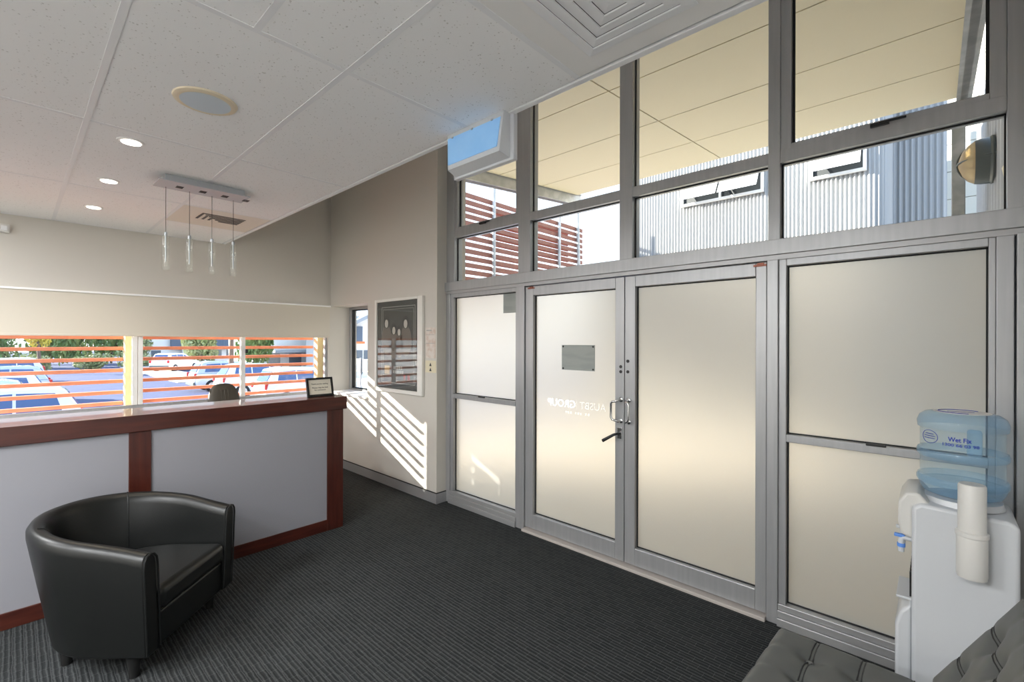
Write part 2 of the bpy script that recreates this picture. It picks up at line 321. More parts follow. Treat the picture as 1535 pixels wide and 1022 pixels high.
# doors
def door(n, x0, x1, g0, g1, label, hx, hside):
    d = thing('door_%d' % n, label, 'door', ((x0+x1)/2, FY, 0), kind='structure')
    y0, y1 = FI+.012, FO-.03
    box('stile', bx(x0, g0, y0, y1, .03, 2.062), 'alu', d, .004); box('stile', bx(g1, x1, y0, y1, .03, 2.062), 'alu', d, .004)
    box('rail', bx(g0, g1, y0, y1, .03, .150), 'alu', d, .003); box('rail', bx(g0, g1, y0, y1, 1.985, 2.062), 'alu', d, .003)
    pane('frosted_pane', g0, g1, .150, 1.985, 'frost', d); gaskets(g0, g1, .150, 1.985, d)
    px = x0+.03 if n == 1 else x1-.07
    box('pivot', [bx(px, px+.07, y0-.006, y0, 2.040, 2.052), bx(px+.02, px+.055, y0-.009, y0, 2.045, 2.060)], K_rust, d)
    h = tube('pull_handle', [(hx, y0, 1.185), (hx, y0-.045, 1.185), (hx+hside*.012, y0-.055, 1.178), (hx+hside*.05, y0-.058, 1.172), (hx+hside*.062, y0-.058, 1.16), (hx+hside*.062, y0-.058, 1.06), (hx+hside*.05, y0-.058, 1.045), (hx+hside*.012, y0-.055, 1.038), (hx, y0-.045, 1.033), (hx, y0, 1.033)], .0085, 'chrome', d, 10)
    for z in (1.185, 1.033): lathe('rose', [(.017, 0), (.017, -.008), (.012, -.012)], 'chrome', h, 16, (hx, y0, z), 'Y')
    for (lx, lz) in (((-1.668, 1.420), (-1.668, 1.384)) if n == 1 else ((-1.612, 1.461), (-1.612, 1.386))):
        lathe('bolt_hole', [(.0115, 0), (.0115, -.003)], 'black', d, 14, (lx, y0, lz), 'Y', smooth=False)
    return d
K_rust = mat('pivot_metal', (.25, .09, .06), .4, .6)
d1 = door(1, -2.575, -1.642, -2.492, -1.714, 'frosted glass door leaf with white mirrored lettering and grey plaque', -1.664, -.80)
d2 = door(2, -1.637, -.726, -1.557, -.785, 'frosted glass door leaf without lettering, nearer the water cooler', -1.603, .42)
lk = box('lock_plate', bx(-1.690, -1.655, FI, FI+.012, .905, .985), 'chrome', d1, .003)
tube('lock_lever', [(-1.672, FI+.01, .945), (-1.672, FI-.035, .945), (-1.69, FI-.05, .938), (-1.775, FI-.055, .885)], [.008, .008, .010, .012], 'black', d1, 10)
def vinyl(name, tr, df):
    M = bpy.data.materials.new(name); M.use_nodes = True; n = M.node_tree; n.nodes.clear(); o = n.nodes.new('ShaderNodeOutputMaterial'); a = n.nodes.new('ShaderNodeAddShader')
    t = n.nodes.new('ShaderNodeBsdfTransparent'); t.inputs[0].default_value = (tr, tr, tr, 1); d = n.nodes.new('ShaderNodeBsdfDiffuse'); d.inputs[0].default_value = (df, df, df, 1)
    n.links.new(t.outputs[0], a.inputs[0]); n.links.new(d.outputs[0], a.inputs[1]); n.links.new(a.outputs[0], o.inputs[0]); return M
K['decal'] = vinyl('white_decal', .98, .75)
K['decalf'] = vinyl('faint_decal', .98, .18)
YT = FY-.0045
text('lettering', 'GROUP', .082, 'decal', d1, (-2.088, YT, 1.077), (-1, 0, 0), (0, 0, 1), bold=.0008, width=.275)
text('lettering', 'AUSBT', .078, 'decalf', d1, (-1.812, YT, 1.077), (-1, 0, 0), (0, 0, 1), width=.235)
box('lettering', bx(-2.079, -2.076, YT-.0005, YT+.0005, 1.065, 1.145), 'decalf', d1)
box('faint_print', [bx(-2.185+k*.0235, -2.170+k*.0235, YT-.0005, YT+.0005, 1.028, 1.046) for k in (0, 1, 2, 4, 5, 6, 8, 9)], 'decalf', d1)
K['plaque'] = mat('grey_plaque', (.36, .385, .36), .6, noise=(14, (.32, .345, .325), .45, .6), stretch=(.4, 1, 1.6)); K['dark'] = mat('dark_screw', (.03, .03, .025), .5)
pq = tag(box('plaque', bx(-2.216, -1.909, YT-.006, YT-.001, 1.374, 1.572), 'plaque'), 'small grey rectangular plaque fixed to the lettered glass door', 'plaque')
for x in (-2.203, -1.922):
    for z in (1.386, 1.560): lathe('screw', [(.008, 0), (.006, -.004)], 'dark', pq, 12, (x, YT-.006, z), 'Y')
tag(box('window_sticker', bx(-2.872, -2.70, YT-.002, YT-.001, 1.852, 2.026), K['plaque']), 'grey square sticker in the corner of the left frosted pane', 'sticker')
tag(box('trim_1', bx(-2.578, -.722, FI-.035, FO+.02, 0, .022), mat('worn_threshold', (.46, .42, .39), .5), None, .004), 'pale worn metal threshold under the double doors', 'threshold', kind='structure')
# ------------------------------------------------------------------ long window on the left and recessed window
w1 = thing('window_1', 'long aluminium window behind the reception desk', 'window', (WX-.04, -.15, .92), kind='structure')
gx0, gx1 = WX-.065, WX-.02
box('window_frame', [bx(gx0, gx1, -3.1, 2.795, .92, .955), bx(gx0, gx1, -3.1, 2.795, 2.02, 2.05), bx(gx0, gx1, 2.765, 2.795, .955, 2.02)], 'alu', w1, .002)
for a, b in ((.805, .845), (.850, .888), (1.775, 1.822), (-1.05, -.97)): box('mullion', bx(gx0, gx1+.005, a, b, .955, 2.02), K['white'], w1, .002)
for a, b in ((-3.1, -1.05), (-.97, .805), (.888, 1.775), (1.822, 2.765)):
    o = poly('pane', [(WX-.045, a, .955), (WX-.045, b, .955), (WX-.045, b, 2.02), (WX-.045, a, 2.02), (WX-.05, a, .955), (WX-.05, b, .955), (WX-.05, b, 2.02), (WX-.05, a, 2.02)],
         [(0, 1, 2, 3), (7, 6, 5, 4), (0, 4, 5, 1), (1, 5, 6, 2), (2, 6, 7, 3), (3, 7, 4, 0)], 'glass', w1)
box('latch', bx(gx1, gx1+.025, 1.82, 1.845, 1.455, 1.50), 'black', w1, .003)
tag(box('trim_2', bx(WX-.02, WX+.015, -3.1, 2.795, .90, .922), 'white', None, .003), 'white sill under the long window', 'sill', kind='structure')
tag(box('trim_3', bx(WX, WX+.022, -3.1, 2.825, 2.040, 2.058), mat('lit_edge_white', (.95, .95, .94), .4), None, .003), 'thin white strip imitating the lit edge above the roller blind', 'trim', kind='structure')  # strip in pure white imitates the lit edge over the blind
w2 = thing('window_2', 'narrow dark framed window in the recess beside the poster', 'window', (-5.4, 3.14, .93), kind='structure')
box('window_frame', [bx(WX, WX+.05, 3.09, 3.16, .93, 2.05), bx(-4.975, -4.925, 3.09, 3.16, .93, 2.05), bx(WX+.05, -4.975, 3.09, 3.16, .93, .965), bx(WX+.05, -4.975, 3.09, 3.16, 2.015, 2.05)], K['alud'], w2, .003)
gk = [bx(WX+.05, WX+.062, 3.11, 3.15, .965, 2.015), bx(-4.987, -4.975, 3.11, 3.15, .965, 2.015), bx(WX+.062, -4.987, 3.11, 3.15, .965, .977), bx(WX+.062, -4.987, 3.11, 3.15, 2.003, 2.015)]
box('gasket', gk, 'gasket', w2); box('pane', bx(WX+.06, -4.985, 3.126, 3.132, .975, 2.005), 'glass', w2)
tag(box('trim_4', bx(WX, -4.925, PY-.03, 3.09, .915, .945), 'white', None, .004), 'white sunlit sill of the recessed window', 'sill', kind='structure')
rb = thing('roller_blind', 'cream roller blind lowered over the top of the long window', 'blind', (WX+.008, -.1, 1.64))
box('fabric', bx(WX+.006, WX+.0085, -3.05, 2.815, 1.655, 2.042), 'blind', rb); box('bottom_bar', bx(WX+.001, WX+.013, -3.05, 2.815, 1.638, 1.660), 'blind', rb, .003)
# ------------------------------------------------------------------ reception desk
DX = -3.77
dk = thing('reception_desk', 'long reception desk with mahogany edges and lilac grey panels', 'desk', (DX-.2, .4, 0))
box('counter_top', bx(DX-.41, DX+.012, -1.3, 1.965, 1.013, 1.120), 'wood', dk, .004)
for a, b in ((1.797, 1.937), (.500, .614), (-1.29, -1.17)): box('upright', bx(DX-.05 if b < 1.9 else DX-.40, DX+.002, a, b, 0, 1.013), 'woodv', dk, .003)
for a, b in ((.614, 1.797), (-1.17, .500)):
    box('front_panel', bx(DX-.04, DX-.010, a, b, .093, 1.013), 'panel', dk); box('kick_board', bx(DX-.04, DX-.002, a, b, 0, .093), 'wood', dk, .002)
box('work_surface', bx(DX-.98, DX-.41, -1.2, 1.85, .70, .73), 'panel', dk, .003)
box('support', bx(DX-.95, DX-.45, 1.80, 1.83, 0, .70), 'panel', dk); box('support', bx(DX-.95, DX-.45, -1.2, -1.17, 0, .70), 'panel', dk)
fs = thing('framed_sign', 'small black framed notice standing on the end of the desk', 'sign', (DX-.13, 1.80, 1.12), math.radians(0))
def slant(o, ang): o.data.transform(Matrix.Rotation(ang, 4, 'Y'))
K['paper'] = mat('cream_paper', (.72, .67, .56), .7); K['ink'] = mat('ink', (.03, .03, .03), .6)
f = box('frame', [bx(-.01, .01, -.115, -.098, .0, .165), bx(-.01, .01, .098, .115, 0, .165), bx(-.01, .01, -.098, .098, 0, .02), bx(-.01, .01, -.098, .098, .148, .165), bx(-.01, -.004, -.1, .1, .01, .16)], 'black', fs, .001, False)
p = box('notice', bx(-.004, .001, -.098, .098, .02, .148), 'paper', fs, 0, False)
ps = [f, p]
for s_, w_, z_ in (('Thank you for visiting.', .15, .105), ('Please ring the bell', .135, .073), ('for assistance.', .10, .053)):
    t_ = text('lettering', s_, .017, 'ink', None, (.0015, -w_/2, z_), (0, 1, 0), (0, 0, 1), width=w_); t_.parent = fs; ps.append(t_)
stnd = poly('stand', [(-.046, -.02, .12), (-.046, .02, .12), (-.085, -.02, .0), (-.085, .02, .0), (-.042, -.02, .12), (-.042, .02, .12), (-.081, -.02, 0), (-.081, .02, 0)], [(0, 1, 3, 2), (4, 6, 7, 5), (0, 2, 6, 4), (1, 5, 7, 3), (0, 4, 5, 1), (2, 3, 7, 6)], 'black', fs, False)
for q in ps: slant(q, math.radians(-14))
# office chair behind the desk
oc = thing('office_chair', 'brown ribbed office chair behind the reception desk', 'office chair', (-4.98, 1.37, 0), math.radians(3))
K['taupe'] = mat('taupe_fabric', (.055, .047, .036), .6)
def cushion(name, sx_, sy_, sz_, c, rot, mats, parent, n=10, p=3.2):
    bm = bmesh.new(); bmesh.ops.create_uvsphere(bm, u_segments=28, v_segments=16, radius=1)
    for v in bm.verts:
        q = v.co; f_ = lambda t: math.copysign(abs(t)**(2/p), t); 
        l = (abs(q.x)**p+abs(q.y)**p+abs(q.z)**p)**(1/p); v.co = Vector((q.x/l*sx_, q.y/l*sy_, q.z/l*sz_))
    bm.transform(Matrix.Translation(c) @ rot.to_4x4())
    return finish(bm, name, mats, parent, False, True)
I3 = Matrix.Identity(3)
bk = cushion('backrest', .045, .14, .29, (0, 0, .905), Matrix.Rotation(math.radians(-12), 3, 'Y'), 'taupe', oc, p=3)
for k in range(9):
    y = -.115+k*.029
    tube('rib', [(.040+.045*math.cos(y*9)-.035-.02, y, .70), (.045*math.cos(y*9)-.0+.003, y, .90), (-.035+.045*math.cos(y*9)-.02, y, 1.13)], .006, 'taupe', bk, 6, False)
cushion('seat', .23, .23, .05, (.18, 0, .47), I3, 'taupe', oc, p=4); tube('column', [(.18, 0, .06), (.18, 0, .45)], .03, 'black', oc, 12, False)
tube('back_bracket', [(.05, 0, .44), (-.05, 0, .46), (-.055, 0, .75)], .02, 'black', oc, 8, False)
for k in range(5):
    a = k*2*math.pi/5; tube('leg', [(.18, 0, .09), (.18+.28*math.cos(a), .28*math.sin(a), .05)], [.025, .018], 'black', oc, 8, False)
    lathe('castor', [(.025, -.012), (.025, .012)], 'black', oc, 14, (.18+.28*math.cos(a), .28*math.sin(a), .025), 'X', False)
# ------------------------------------------------------------------ black tub armchair
UF = math.atan2(.698, .716)
ac = thing('tub_armchair', 'black leather tub armchair in front of the reception desk', 'armchair', (-2.935, .668, 0), UF)
def plan(s, hw, d, rear):     # U shaped plan line, s in 0..1 ; x forward, y lateral
    L1 = d-rear; arc = math.pi*.5*(hw+rear)/1; tot = 2*L1+arc; q = s*tot
    if q < L1: return Vector((-q, -hw, 0)), Vector((0, -1, 0))
    if q > L1+arc: return Vector((-(tot-q), hw, 0)), Vector((0, 1, 0))
    a = (q-L1)/arc*math.pi
    return Vector((-L1-rear*math.sin(a), -hw*math.cos(a), 0)), Vector((-math.sin(a)*hw, -math.cos(a)*rear, 0)).normalized()
AH, AR, AD, AT = .295, .36, .60, .042
def shell(name, z0, zf, zb, mats, parent, N=56):
    bm = bmesh.new(); rings = []
    for i in range(N+1):
        s_ = i/N; p_, n_ = plan(s_, AH, AD, AR); bk_ = .5-.5*math.cos(2*math.pi*s_)
        ztop = zf+(zb-zf)*math.sin(math.pi*s_); ring = []
        lean = lambda z: (.028+.085*bk_)*(z-z0)/(ztop-z0)
        prof = [(AT, z0), (AT*1.03, (z0+ztop)/2), (AT*1.0, ztop-.055), (AT*.88, ztop-.026), (AT*.5, ztop-.006), (0, ztop), (-AT*.5, ztop-.006), (-AT*.88, ztop-.026), (-AT*1.0, ztop-.055), (-AT*1.0, (z0+ztop)/2), (-AT, z0)]
        for o_, z_ in prof: ring.append(bm.verts.new(p_+n_*(o_+lean(z_))+Vector((0, 0, z_))))
        rings.append(ring)
    k = len(rings[0])
    for a, b in zip(rings, rings[1:]):
        for i in range(k-1): bm.faces.new((a[i], a[i+1], b[i+1], b[i]))
        bm.faces.new((a[k-1], a[0], b[0], b[k-1]))
    bm.faces.new(rings[0]); bm.faces.new(rings[-1][::-1])
    o = finish(bm, name, mats, parent, False, False)
    md = o.modifiers.new('bevel', 'BEVEL'); md.width = .010; md.segments = 2; md.limit_method = 'ANGLE'; md.angle_limit = math.radians(50); sm(o, 50); return o
sh = shell('tub_shell', .115, .600, .712, 'leather', ac)
for s_ in (.34, .66):        # stitched seams on the inside of the back
    p_, n_ = plan(s_, AH, AD, AR); bk_ = .5-.5*math.cos(2*math.pi*s_); zt = .600+.112*math.sin(math.pi*s_)
    ln = lambda z: (.028+.085*bk_)*(z-.115)/(zt-.115)
    tube('seam', [p_+n_*(-AT*f_+ln(z))+Vector((0, 0, z)) for f_, z in ((1.0, .40), (1.0, .50), (1.0, zt-.055), (.88, zt-.026), (.5, zt-.006), (0, zt))], .004, 'leather', sh, 6, False)
for sy in (-1, 1):
    ln = lambda z: sy*.028*(z-.115)/(.6-.115)
    tube('arm_piping', [(.003, sy*AH+f_*AT+ln(z), z) for f_, z in ((-1, .13), (-1, .545), (-.88, .574), (-.5, .594), (0, .6), (.5, .594), (.88, .574), (1, .545), (1, .13))], .005, 'leather', sh, 6, False)
bm = bmesh.new(); N = 24; top = []; bot = []
ow = AH-AT+.010
def dsh(): 
    pts = [(-.012, -ow), (-.012, ow)]
    for i in range(N+1):
        a = math.pi*i/N; pts.append((-(AD-AR)-(AR-AT)*math.sin(a), ow*math.cos(a)))
    return pts
def prism(bm, pts, z0, z1):
    b = [bm.verts.new((x, y, z0)) for x, y in pts]; t = [bm.verts.new((x, y, z1)) for x, y in pts]; n_ = len(pts)
    for i in range(n_): bm.faces.new((b[i], b[(i+1) % n_], t[(i+1) % n_], t[i]))
    bm.faces.new(b[::-1]); bm.faces.new(t)
prism(bm, dsh(), .115, .285); o = finish(bm, 'base_apron', 'leather', ac, False, False); md = o.modifiers.new('b', 'BEVEL'); md.width = .012; md.segments = 3; md.limit_method = 'ANGLE'; sm(o, 50)
bm = bmesh.new(); prism(bm, [(x+.022 if x > -.1 else x*1.0, y*.985) for x, y in dsh()], .288, .405); o = finish(bm, 'seat_cushion', 'leather', ac, False, False); md = o.modifiers.new('b', 'BEVEL'); md.width = .035; md.segments = 4; md.limit_method = 'ANGLE'; sm(o, 60)
for lx, ly in ((-.10, -.285), (-.10, .285), (-.50, -.19), (-.50, .19)): lathe('leg', [(.020, 0), (.030, .115)], 'black', ac, 14, (lx, ly, 0), 'Z', False)
# ------------------------------------------------------------------ tufted lounge chair at the right
lc = thing('lounge_chair', 'grey tufted lounge chair with buttons beside the water cooler', 'lounge chair', (-.2, 1.86, 0), math.radians(-3))
def tuft(name, w, h, nx, ny, thick, mats, parent, mtx):
    """buttoned cushion, w along x, h along y, top at z = 0"""
    bm = bmesh.new(); R = 12; NX, NY = nx*R, ny*R; g = []
    for j in range(NY+1):
        row = []
        for i in range(NX+1):
            u, v = i/R, j/R; du, dv = abs(u-round(u)), abs(v-round(v))
            ex, ey = min(i, NX-i)/NX, min(j, NY-j)/NY
            inside_u = 0 < round(u) < nx; inside_v = 0 < round(v) < ny
            d = 0
            if inside_u and inside_v: d -= .020*math.exp(-((du*du+dv*dv)/.07))
            if inside_u: d -= .006*math.exp(-(du/.07)**2)
            if inside_v: d -= .008*math.exp(-(dv/.10)**2)*(.55+.45*math.cos(2*math.pi*u))
            edge = min(ex*nx, ey*ny); d -= .030*max(0, 1-edge/.28)**2.2
            row.append(bm.verts.new((w*(i/NX-.5), h*(j/NY-.5), d)))
        g.append(row)
    for j in range(NY):
        for i in range(NX): bm.faces.new((g[j][i], g[j][i+1], g[j+1][i+1], g[j+1][i]))
    rim = [g[0][i] for i in range(NX+1)]+[g[j][NX] for j in range(1, NY+1)]+[g[NY][i] for i in range(NX-1, -1, -1)]+[g[j][0] for j in range(NY-1, 0, -1)]
    low = [bm.verts.new((v.co.x*1.0, v.co.y*1.0, -thick)) for v in rim]; n_ = len(rim)
    for i in range(n_): bm.faces.new((rim[i], low[i], low[(i+1) % n_], rim[(i+1) % n_]))
    bm.faces.new(low[::-1]); bm.transform(mtx)
    o = finish(bm, name, mats, parent, False, False); sm(o, 60)
    for a in range(1, nx):
        for b in range(1, ny):
            q = mtx @ Vector((w*(a/nx-.5), h*(b/ny-.5), -.027))
            bt = lathe('button', [(.013, -.004), (.013, .002), (.009, .006), (.003, .0075)], 'buttoncov', o, 12, (0, 0, 0), 'Z', False); bt.data.transform(Matrix.Translation(q) @ mtx.to_3x3().to_4x4())
        for dx in (-.006, .006):
            pts = [mtx @ Vector((w*(a/nx-.5)+dx, h*(t/24-.5), -.0038-.021*max(math.exp(-(((t/24*ny)-b)**2)/.07) for b in range(1, ny))-.028*max(0, 1-min(t/24, 1-t/24)*ny/.28)**2.2)) for t in range(25)]
            tube('stitched_seam', pts, .0026, 'stitch', o, 5, False)
    return o
tuft('seat_cushion', .58, .60, 4, 4, .11, 'velvet', lc, Matrix.Translation((-.01, .0, .43)))
bmx = Matrix.Translation((.275, .0, .635)) @ Matrix.Rotation(math.radians(-60), 4, 'Y') @ Matrix.Translation((0, 0, 0))
tuft('back_cushion', .46, .60, 3, 4, .09, 'velvet', lc, bmx)
for sy in (-.24, .24):
    box('side_frame', bx(-.28, .34, sy-.015, sy+.015, .295, .318), 'chrome', lc, .002, False)
    for lx in (-.26, .30): box('leg', bx(lx-.012, lx+.012, sy-.015, sy+.015, 0, .295), 'chrome', lc, .002, False)
# ------------------------------------------------------------------ water cooler
wc = thing('water_cooler', 'white floor standing water cooler beside the frosted side panel', 'water cooler', (.07, 2.62, 0))
cy0, cy1 = 2.465, 2.775
bm = bmesh.new()
def yprism(bm, pts, y0, y1):
    b = [bm.verts.new((x, y0, z)) for x, z in pts]; t = [bm.verts.new((x, y1, z)) for x, z in pts]; n_ = len(pts)
    for i in range(n_): bm.faces.new((b[i], b[(i+1) % n_], t[(i+1) % n_], t[i]))
    bm.faces.new(b[::-1]); bm.faces.new(t)
yprism(bm, [(-.076, 0), (.222, 0), (.222, .925), (.20, .945), (-.05, .955), (-.076, .935)], cy0, cy1)
o = finish(bm, 'cabinet', 'plastic', wc, True, False); md = o.modifiers.new('b', 'BEVEL'); md.width = .014; md.segments = 3; md.limit_method = 'ANGLE'; sm(o, 50)
bm = bmesh.new(); yprism(bm, [(-.076, 0), (-.128, 0), (-.128, .44), (-.112, .50), (-.076, .535)], cy0+.012, cy1-.012); o = finish(bm, 'lower_front', 'plastic', wc, True, False); md = o.modifiers.new('b', 'BEVEL'); md.width = .012; md.segments = 3; md.limit_method = 'ANGLE'; sm(o, 50)
bm = bmesh.new(); yprism(bm, [(-.072, .80), (-.108, .81), (-.120, .86), (-.118, .945), (-.095, .985), (-.055, .99), (-.02, .952), (-.072, .93)], cy0+.02, cy1-.02); o = finish(bm, 'tap_head', 'plastic2', wc, True, False); md = o.modifiers.new('b', 'BEVEL'); md.width = .010; md.segments = 3; md.limit_method = 'ANGLE'; sm(o, 60)
K['tapblue'] = mat('tap_blue', (.12, .3, .8), .4)
for k, (ty, tm) in enumerate(((2.56, 'tapblue'), (2.68, 'plastic'))):
    t_ = tube('tap', [(-.076, ty, .775), (-.105, ty, .775), (-.112, ty, .765), (-.112, ty, .715)], .011, 'plastic', wc, 10); box('tap_lever', bx(-.135, -.100, ty-.009, ty+.009, .775, .788), tm, t_, .003); lathe('tap_ring', [(.014, .735), (.014, .75)], tm, t_, 12, (-.112, ty, 0))
dt = box('drip_tray', bx(-.126, -.072, cy0+.05, cy1-.05, .535, .545), 'plastic', wc, .002)
# grille standing behind the taps
for k in range(7): box('grille_bar', bx(-.083, -.077, cy0+.03+k*.037, cy0+.042+k*.037, .56, .66), 'black', wc)
lathe('collar', [(.125, .950), (.118, .972), (.10, .975)], 'plastic', wc, 36, (.072, 2.62, 0))
cdp = bpy.data.objects.new('cup_dispenser', None); COL.objects.link(cdp); cdp.parent = wc
lathe('upper_tube', [(.039, .875), (.039, 1.068), (.036, 1.075), (.034, 1.075)], 'plastic2', cdp, 28, (.095, 2.415, 0)); lathe('lower_tube', [(.041, .730), (.043, .740), (.043, .885), (.0415, .890)], 'plastic2', cdp, 28, (.095, 2.415, 0)); lathe('ring', [(.0415, .880), (.046, .884), (.046, .898), (.041, .902)], 'plastic2', cdp, 28, (.095, 2.415, 0)); lathe('opening', [(.036, .7285), (.036, .731)], 'black', cdp, 24, (.095, 2.415, 0), smooth=False)
box('bracket', bx(.075, .115, 2.45, 2.468, .76, .92), 'plastic2', cdp, .003)
wb = thing('water_bottle', 'blue translucent water bottle upturned on the cooler', 'water bottle', (.072, 2.62, .975))
BR = .133
prof = [(.05, .976), (.09, .978), (.118, .99), (BR-.004, 1.012), (BR, 1.03)]
pro2 = [(BR, 1.03), (BR, 1.05), (BR-.006, 1.056), (BR-.006, 1.128), (BR, 1.135), (BR+.002, 1.15), (BR, 1.163), (BR-.006, 1.17), (BR-.006, 1.245), (BR+.002, 1.252)]
pro3 = [(BR+.002, 1.252), (BR+.004, 1.275), (BR-.004, 1.298), (BR-.022, 1.312), (BR-.045, 1.316), (.02, 1.314)]
lathe('shoulder', prof, 'bottled', wb, 48, (.072, 2.62, 0)); lathe('barrel', pro2, 'bottle', wb, 48, (.072, 2.62, 0), caps=False); lathe('base_cap', pro3, 'bottled', wb, 48, (.072, 2.62, 0), caps=False)
for z in (1.04, 1.149): lathe('rib', [(BR+.001, z-.015), (BR+.005, z-.006), (BR+.005, z+.006), (BR+.001, z+.015)], 'bottled', wb, 48, (.072, 2.62, 0), caps=False)
box('moulded_grip', bx(.09, .135, 2.66, 2.70, 1.13, 1.24), 'bottled', wb, .01)
lathe('round_label', [(.088, 1.3165), (.088, 1.3175)], 'white', wb, 40, (.072, 2.62, 0), smooth=False)
tube('label_print', [(.072+.07*math.cos(a/24*2*math.pi), 2.62+.07*math.sin(a/24*2*math.pi), 1.318) for a in range(3, 20)], .002, 'bluetext', wb, 5)
box('label_print', bx(.03, .11, 2.615, 2.619, 1.3175, 1.3185), 'bluetext', wb)
def curvedtext(s_, size, ang0, z, width, bold=0):
    o_ = text('printed_lettering', s_, size, 'bluetext', None, (0, 0, 0), (1, 0, 0), (0, 0, 1), bold, width=width); o_.parent = wb
    for v in o_.data.vertices:
        a = ang0 + v.co.x/BR; r_ = BR+.0006+.0003*v.co.y
        v.co = Vector((.072+r_*math.cos(a), 2.62+r_*math.sin(a), z+v.co.z)) - Vector(wb.location)
A0 = math.radians(238)
curvedtext('Wet Fix', .024, A0+.24, 1.213, .068, .0006); curvedtext('1300 66 03 98', .016, A0+.12, 1.194, .105, .0003)
for z_, a_, b_ in ((1.231, -.36, -.12), (1.222, -.40, -.08), (1.213, -.40, -.08)): tube('printed_line', [(.072+(BR+.001)*math.cos(A0+a_+(b_-a_)*k/8), 2.62+(BR+.001)*math.sin(A0+a_+(b_-a_)*k/8), z_) for k in range(9)], .0014, 'bluetext', wb, 5)
tube('printed_oval', [(.072+(BR+.001)*math.cos(A0-.24+.24*math.cos(k/24*6.283)), 2.62+(BR+.001)*math.sin(A0-.24+.24*math.cos(k/24*6.283)), 1.219+.026*math.sin(k/24*6.283)) for k in range(25)], .0011, 'bluetext', wb, 5)
tag(tube('black_cable', [(.322, 2.86, .30), (.315, 2.84, .27), (.30, 2.82, .255), (.28, 2.81, .10), (.26, 2.82, .012), (.245, 2.80, .008), (.235, 2.74, .008)], .005, 'black'), 'thin black power cord behind the water cooler', 'cord')
so_ = thing('power_outlet', 'white power outlet low on the right wall', 'outlet', (RX, 2.86, .30)); box('face_plate', bx(RX-.008, RX, 2.82, 2.90, .27, .34), 'plastic', so_, .002); box('plug', bx(RX-.03, RX-.008, 2.845, 2.875, .285, .315), 'black', so_, .003)
# ------------------------------------------------------------------ poster and notices
K['pposter'] = mat('dark_poster', (.035, .033, .03), .5, noise=(3, (.05, .05, .05), .3, .7)); K['pline'] = mat('poster_line', (.42, .41, .38), .5); K['skin'] = mat('poster_pale', (.55, .5, .45), .6); K['pgrey'] = mat('poster_grey', (.16, .13, .11), .6); K['pred'] = mat('poster_red', (.35, .03, .03), .6)
K['pframe'] = mat('pale_frame', (.78, .76, .71), .4); K['ptan'] = mat('poster_tan', (.5, .32, .14), .6)
po = thing('framed_poster', 'dark band poster in pale frame on the wall by the entrance', 'poster', (-4.26, PY, 1.05))
x0, x1, z0, z1 = -4.717, -3.815, 1.04, 2.062; y = PY
box('frame', [bx(x0, x0+.04, y-.035, y-.002, z0, z1), bx(x1-.085, x1, y-.035, y-.002, z0, z1), bx(x0+.04, x1-.085, y-.035, y-.002, z0, z0+.04), bx(x0+.04, x1-.085, y-.035, y-.002, z1-.03, z1)], 'pframe', po, .005)
pr = box('print', bx(x0+.04, x1-.085, y-.018, y-.002, z0+.04, z1-.03), 'pposter', po); yp = y-.019
xi0, xi1, zi0, zi1 = -4.59, -3.955, 1.14, 1.975
for q in (0, .028):
    a0, a1, b0, b1 = xi0+q, xi1-q, zi0+q*.0, zi1-q; l = .006 if q == 0 else .003
    box('border_line', [bx(a0, a0+l, yp, yp+.002, b0, b1), bx(a1-l, a1, yp, yp+.002, b0, b1), bx(a0+l, a1-l, yp, yp+.002, b1-l, b1)]+([bx(a0+l, a1-l, yp, yp+.002, b0, b0+l)] if q == 0 else []), 'pline', pr)
def figure(cx_, cz_, s_):
    bm = bmesh.new(); n_ = 20
    def disc(x, z, rx, rz, yy, m_):
        vs = [bm.verts.new((x+rx*math.cos(a/n_*6.2832), yy, z+rz*math.sin(a/n_*6.2832))) for a in range(n_)]; ws = [bm.verts.new((v.co.x, yy+.001, v.co.z)) for v in vs]
        fs_ = [bm.faces.new(vs), bm.faces.new(ws[::-1])]+[bm.faces.new((vs[i], ws[i], ws[(i+1) % n_], vs[(i+1) % n_])) for i in range(n_)]
        for f_ in fs_: f_.material_index = m_
    disc(cx_, cz_-.20*s_, .11*s_, .17*s_, yp+.0, 1); disc(cx_, cz_+.01*s_, .065*s_, .075*s_, yp-.001, 0); disc(cx_, cz_-.01*s_, .034*s_, .048*s_, yp-.002, 2)
    bm2 = finish(bm, 'printed_figure', ['ink', 'pgrey', 'skin'], pr, True, False)
for a in ((-4.49, 1.80, .95), (-4.345, 1.72, .85), (-4.245, 1.70, .75), (-4.125, 1.79, .95)): figure(*a)
box('printed_lettering', [bx(-4.35+k*.035, -4.33+k*.035, yp, yp+.001, 1.295, 1.325) for k in range(5)]+[bx(-4.36+k*.034, -4.338+k*.034, yp, yp+.001, 1.25, 1.28) for k in range(6)], 'pline', pr)
box('printed_patch', [bx(-4.53, -4.43, yp, yp+.001, 1.235, 1.33)], 'ptan', pr)
box('printed_patch', bx(-4.16, -4.13, yp, yp+.001, 1.19, 1.24), 'pred', pr); box('printed_patch', bx(-4.09, -4.05, yp, yp+.001, 1.19, 1.24), 'pred', pr)
box('cover_glass', bx(x0+.04, x1-.085, y-.025, y-.023, z0+.04, z1-.03), 'glass', po)
K['sheet'] = mat('notice_sheet', (.70, .64, .58), .6, noise=(18, (.62, .5, .42), .45, .62)); K['sheet2'] = mat('notice_sheet_yellow', (.72, .66, .48), .6)
nh = tag(box('notice_sheet', bx(-3.80, -3.64, PY-.003, PY-.0005, 1.43, 1.735), 'sheet'), 'pale printed notice taped right of the poster, the upper one', 'notice')
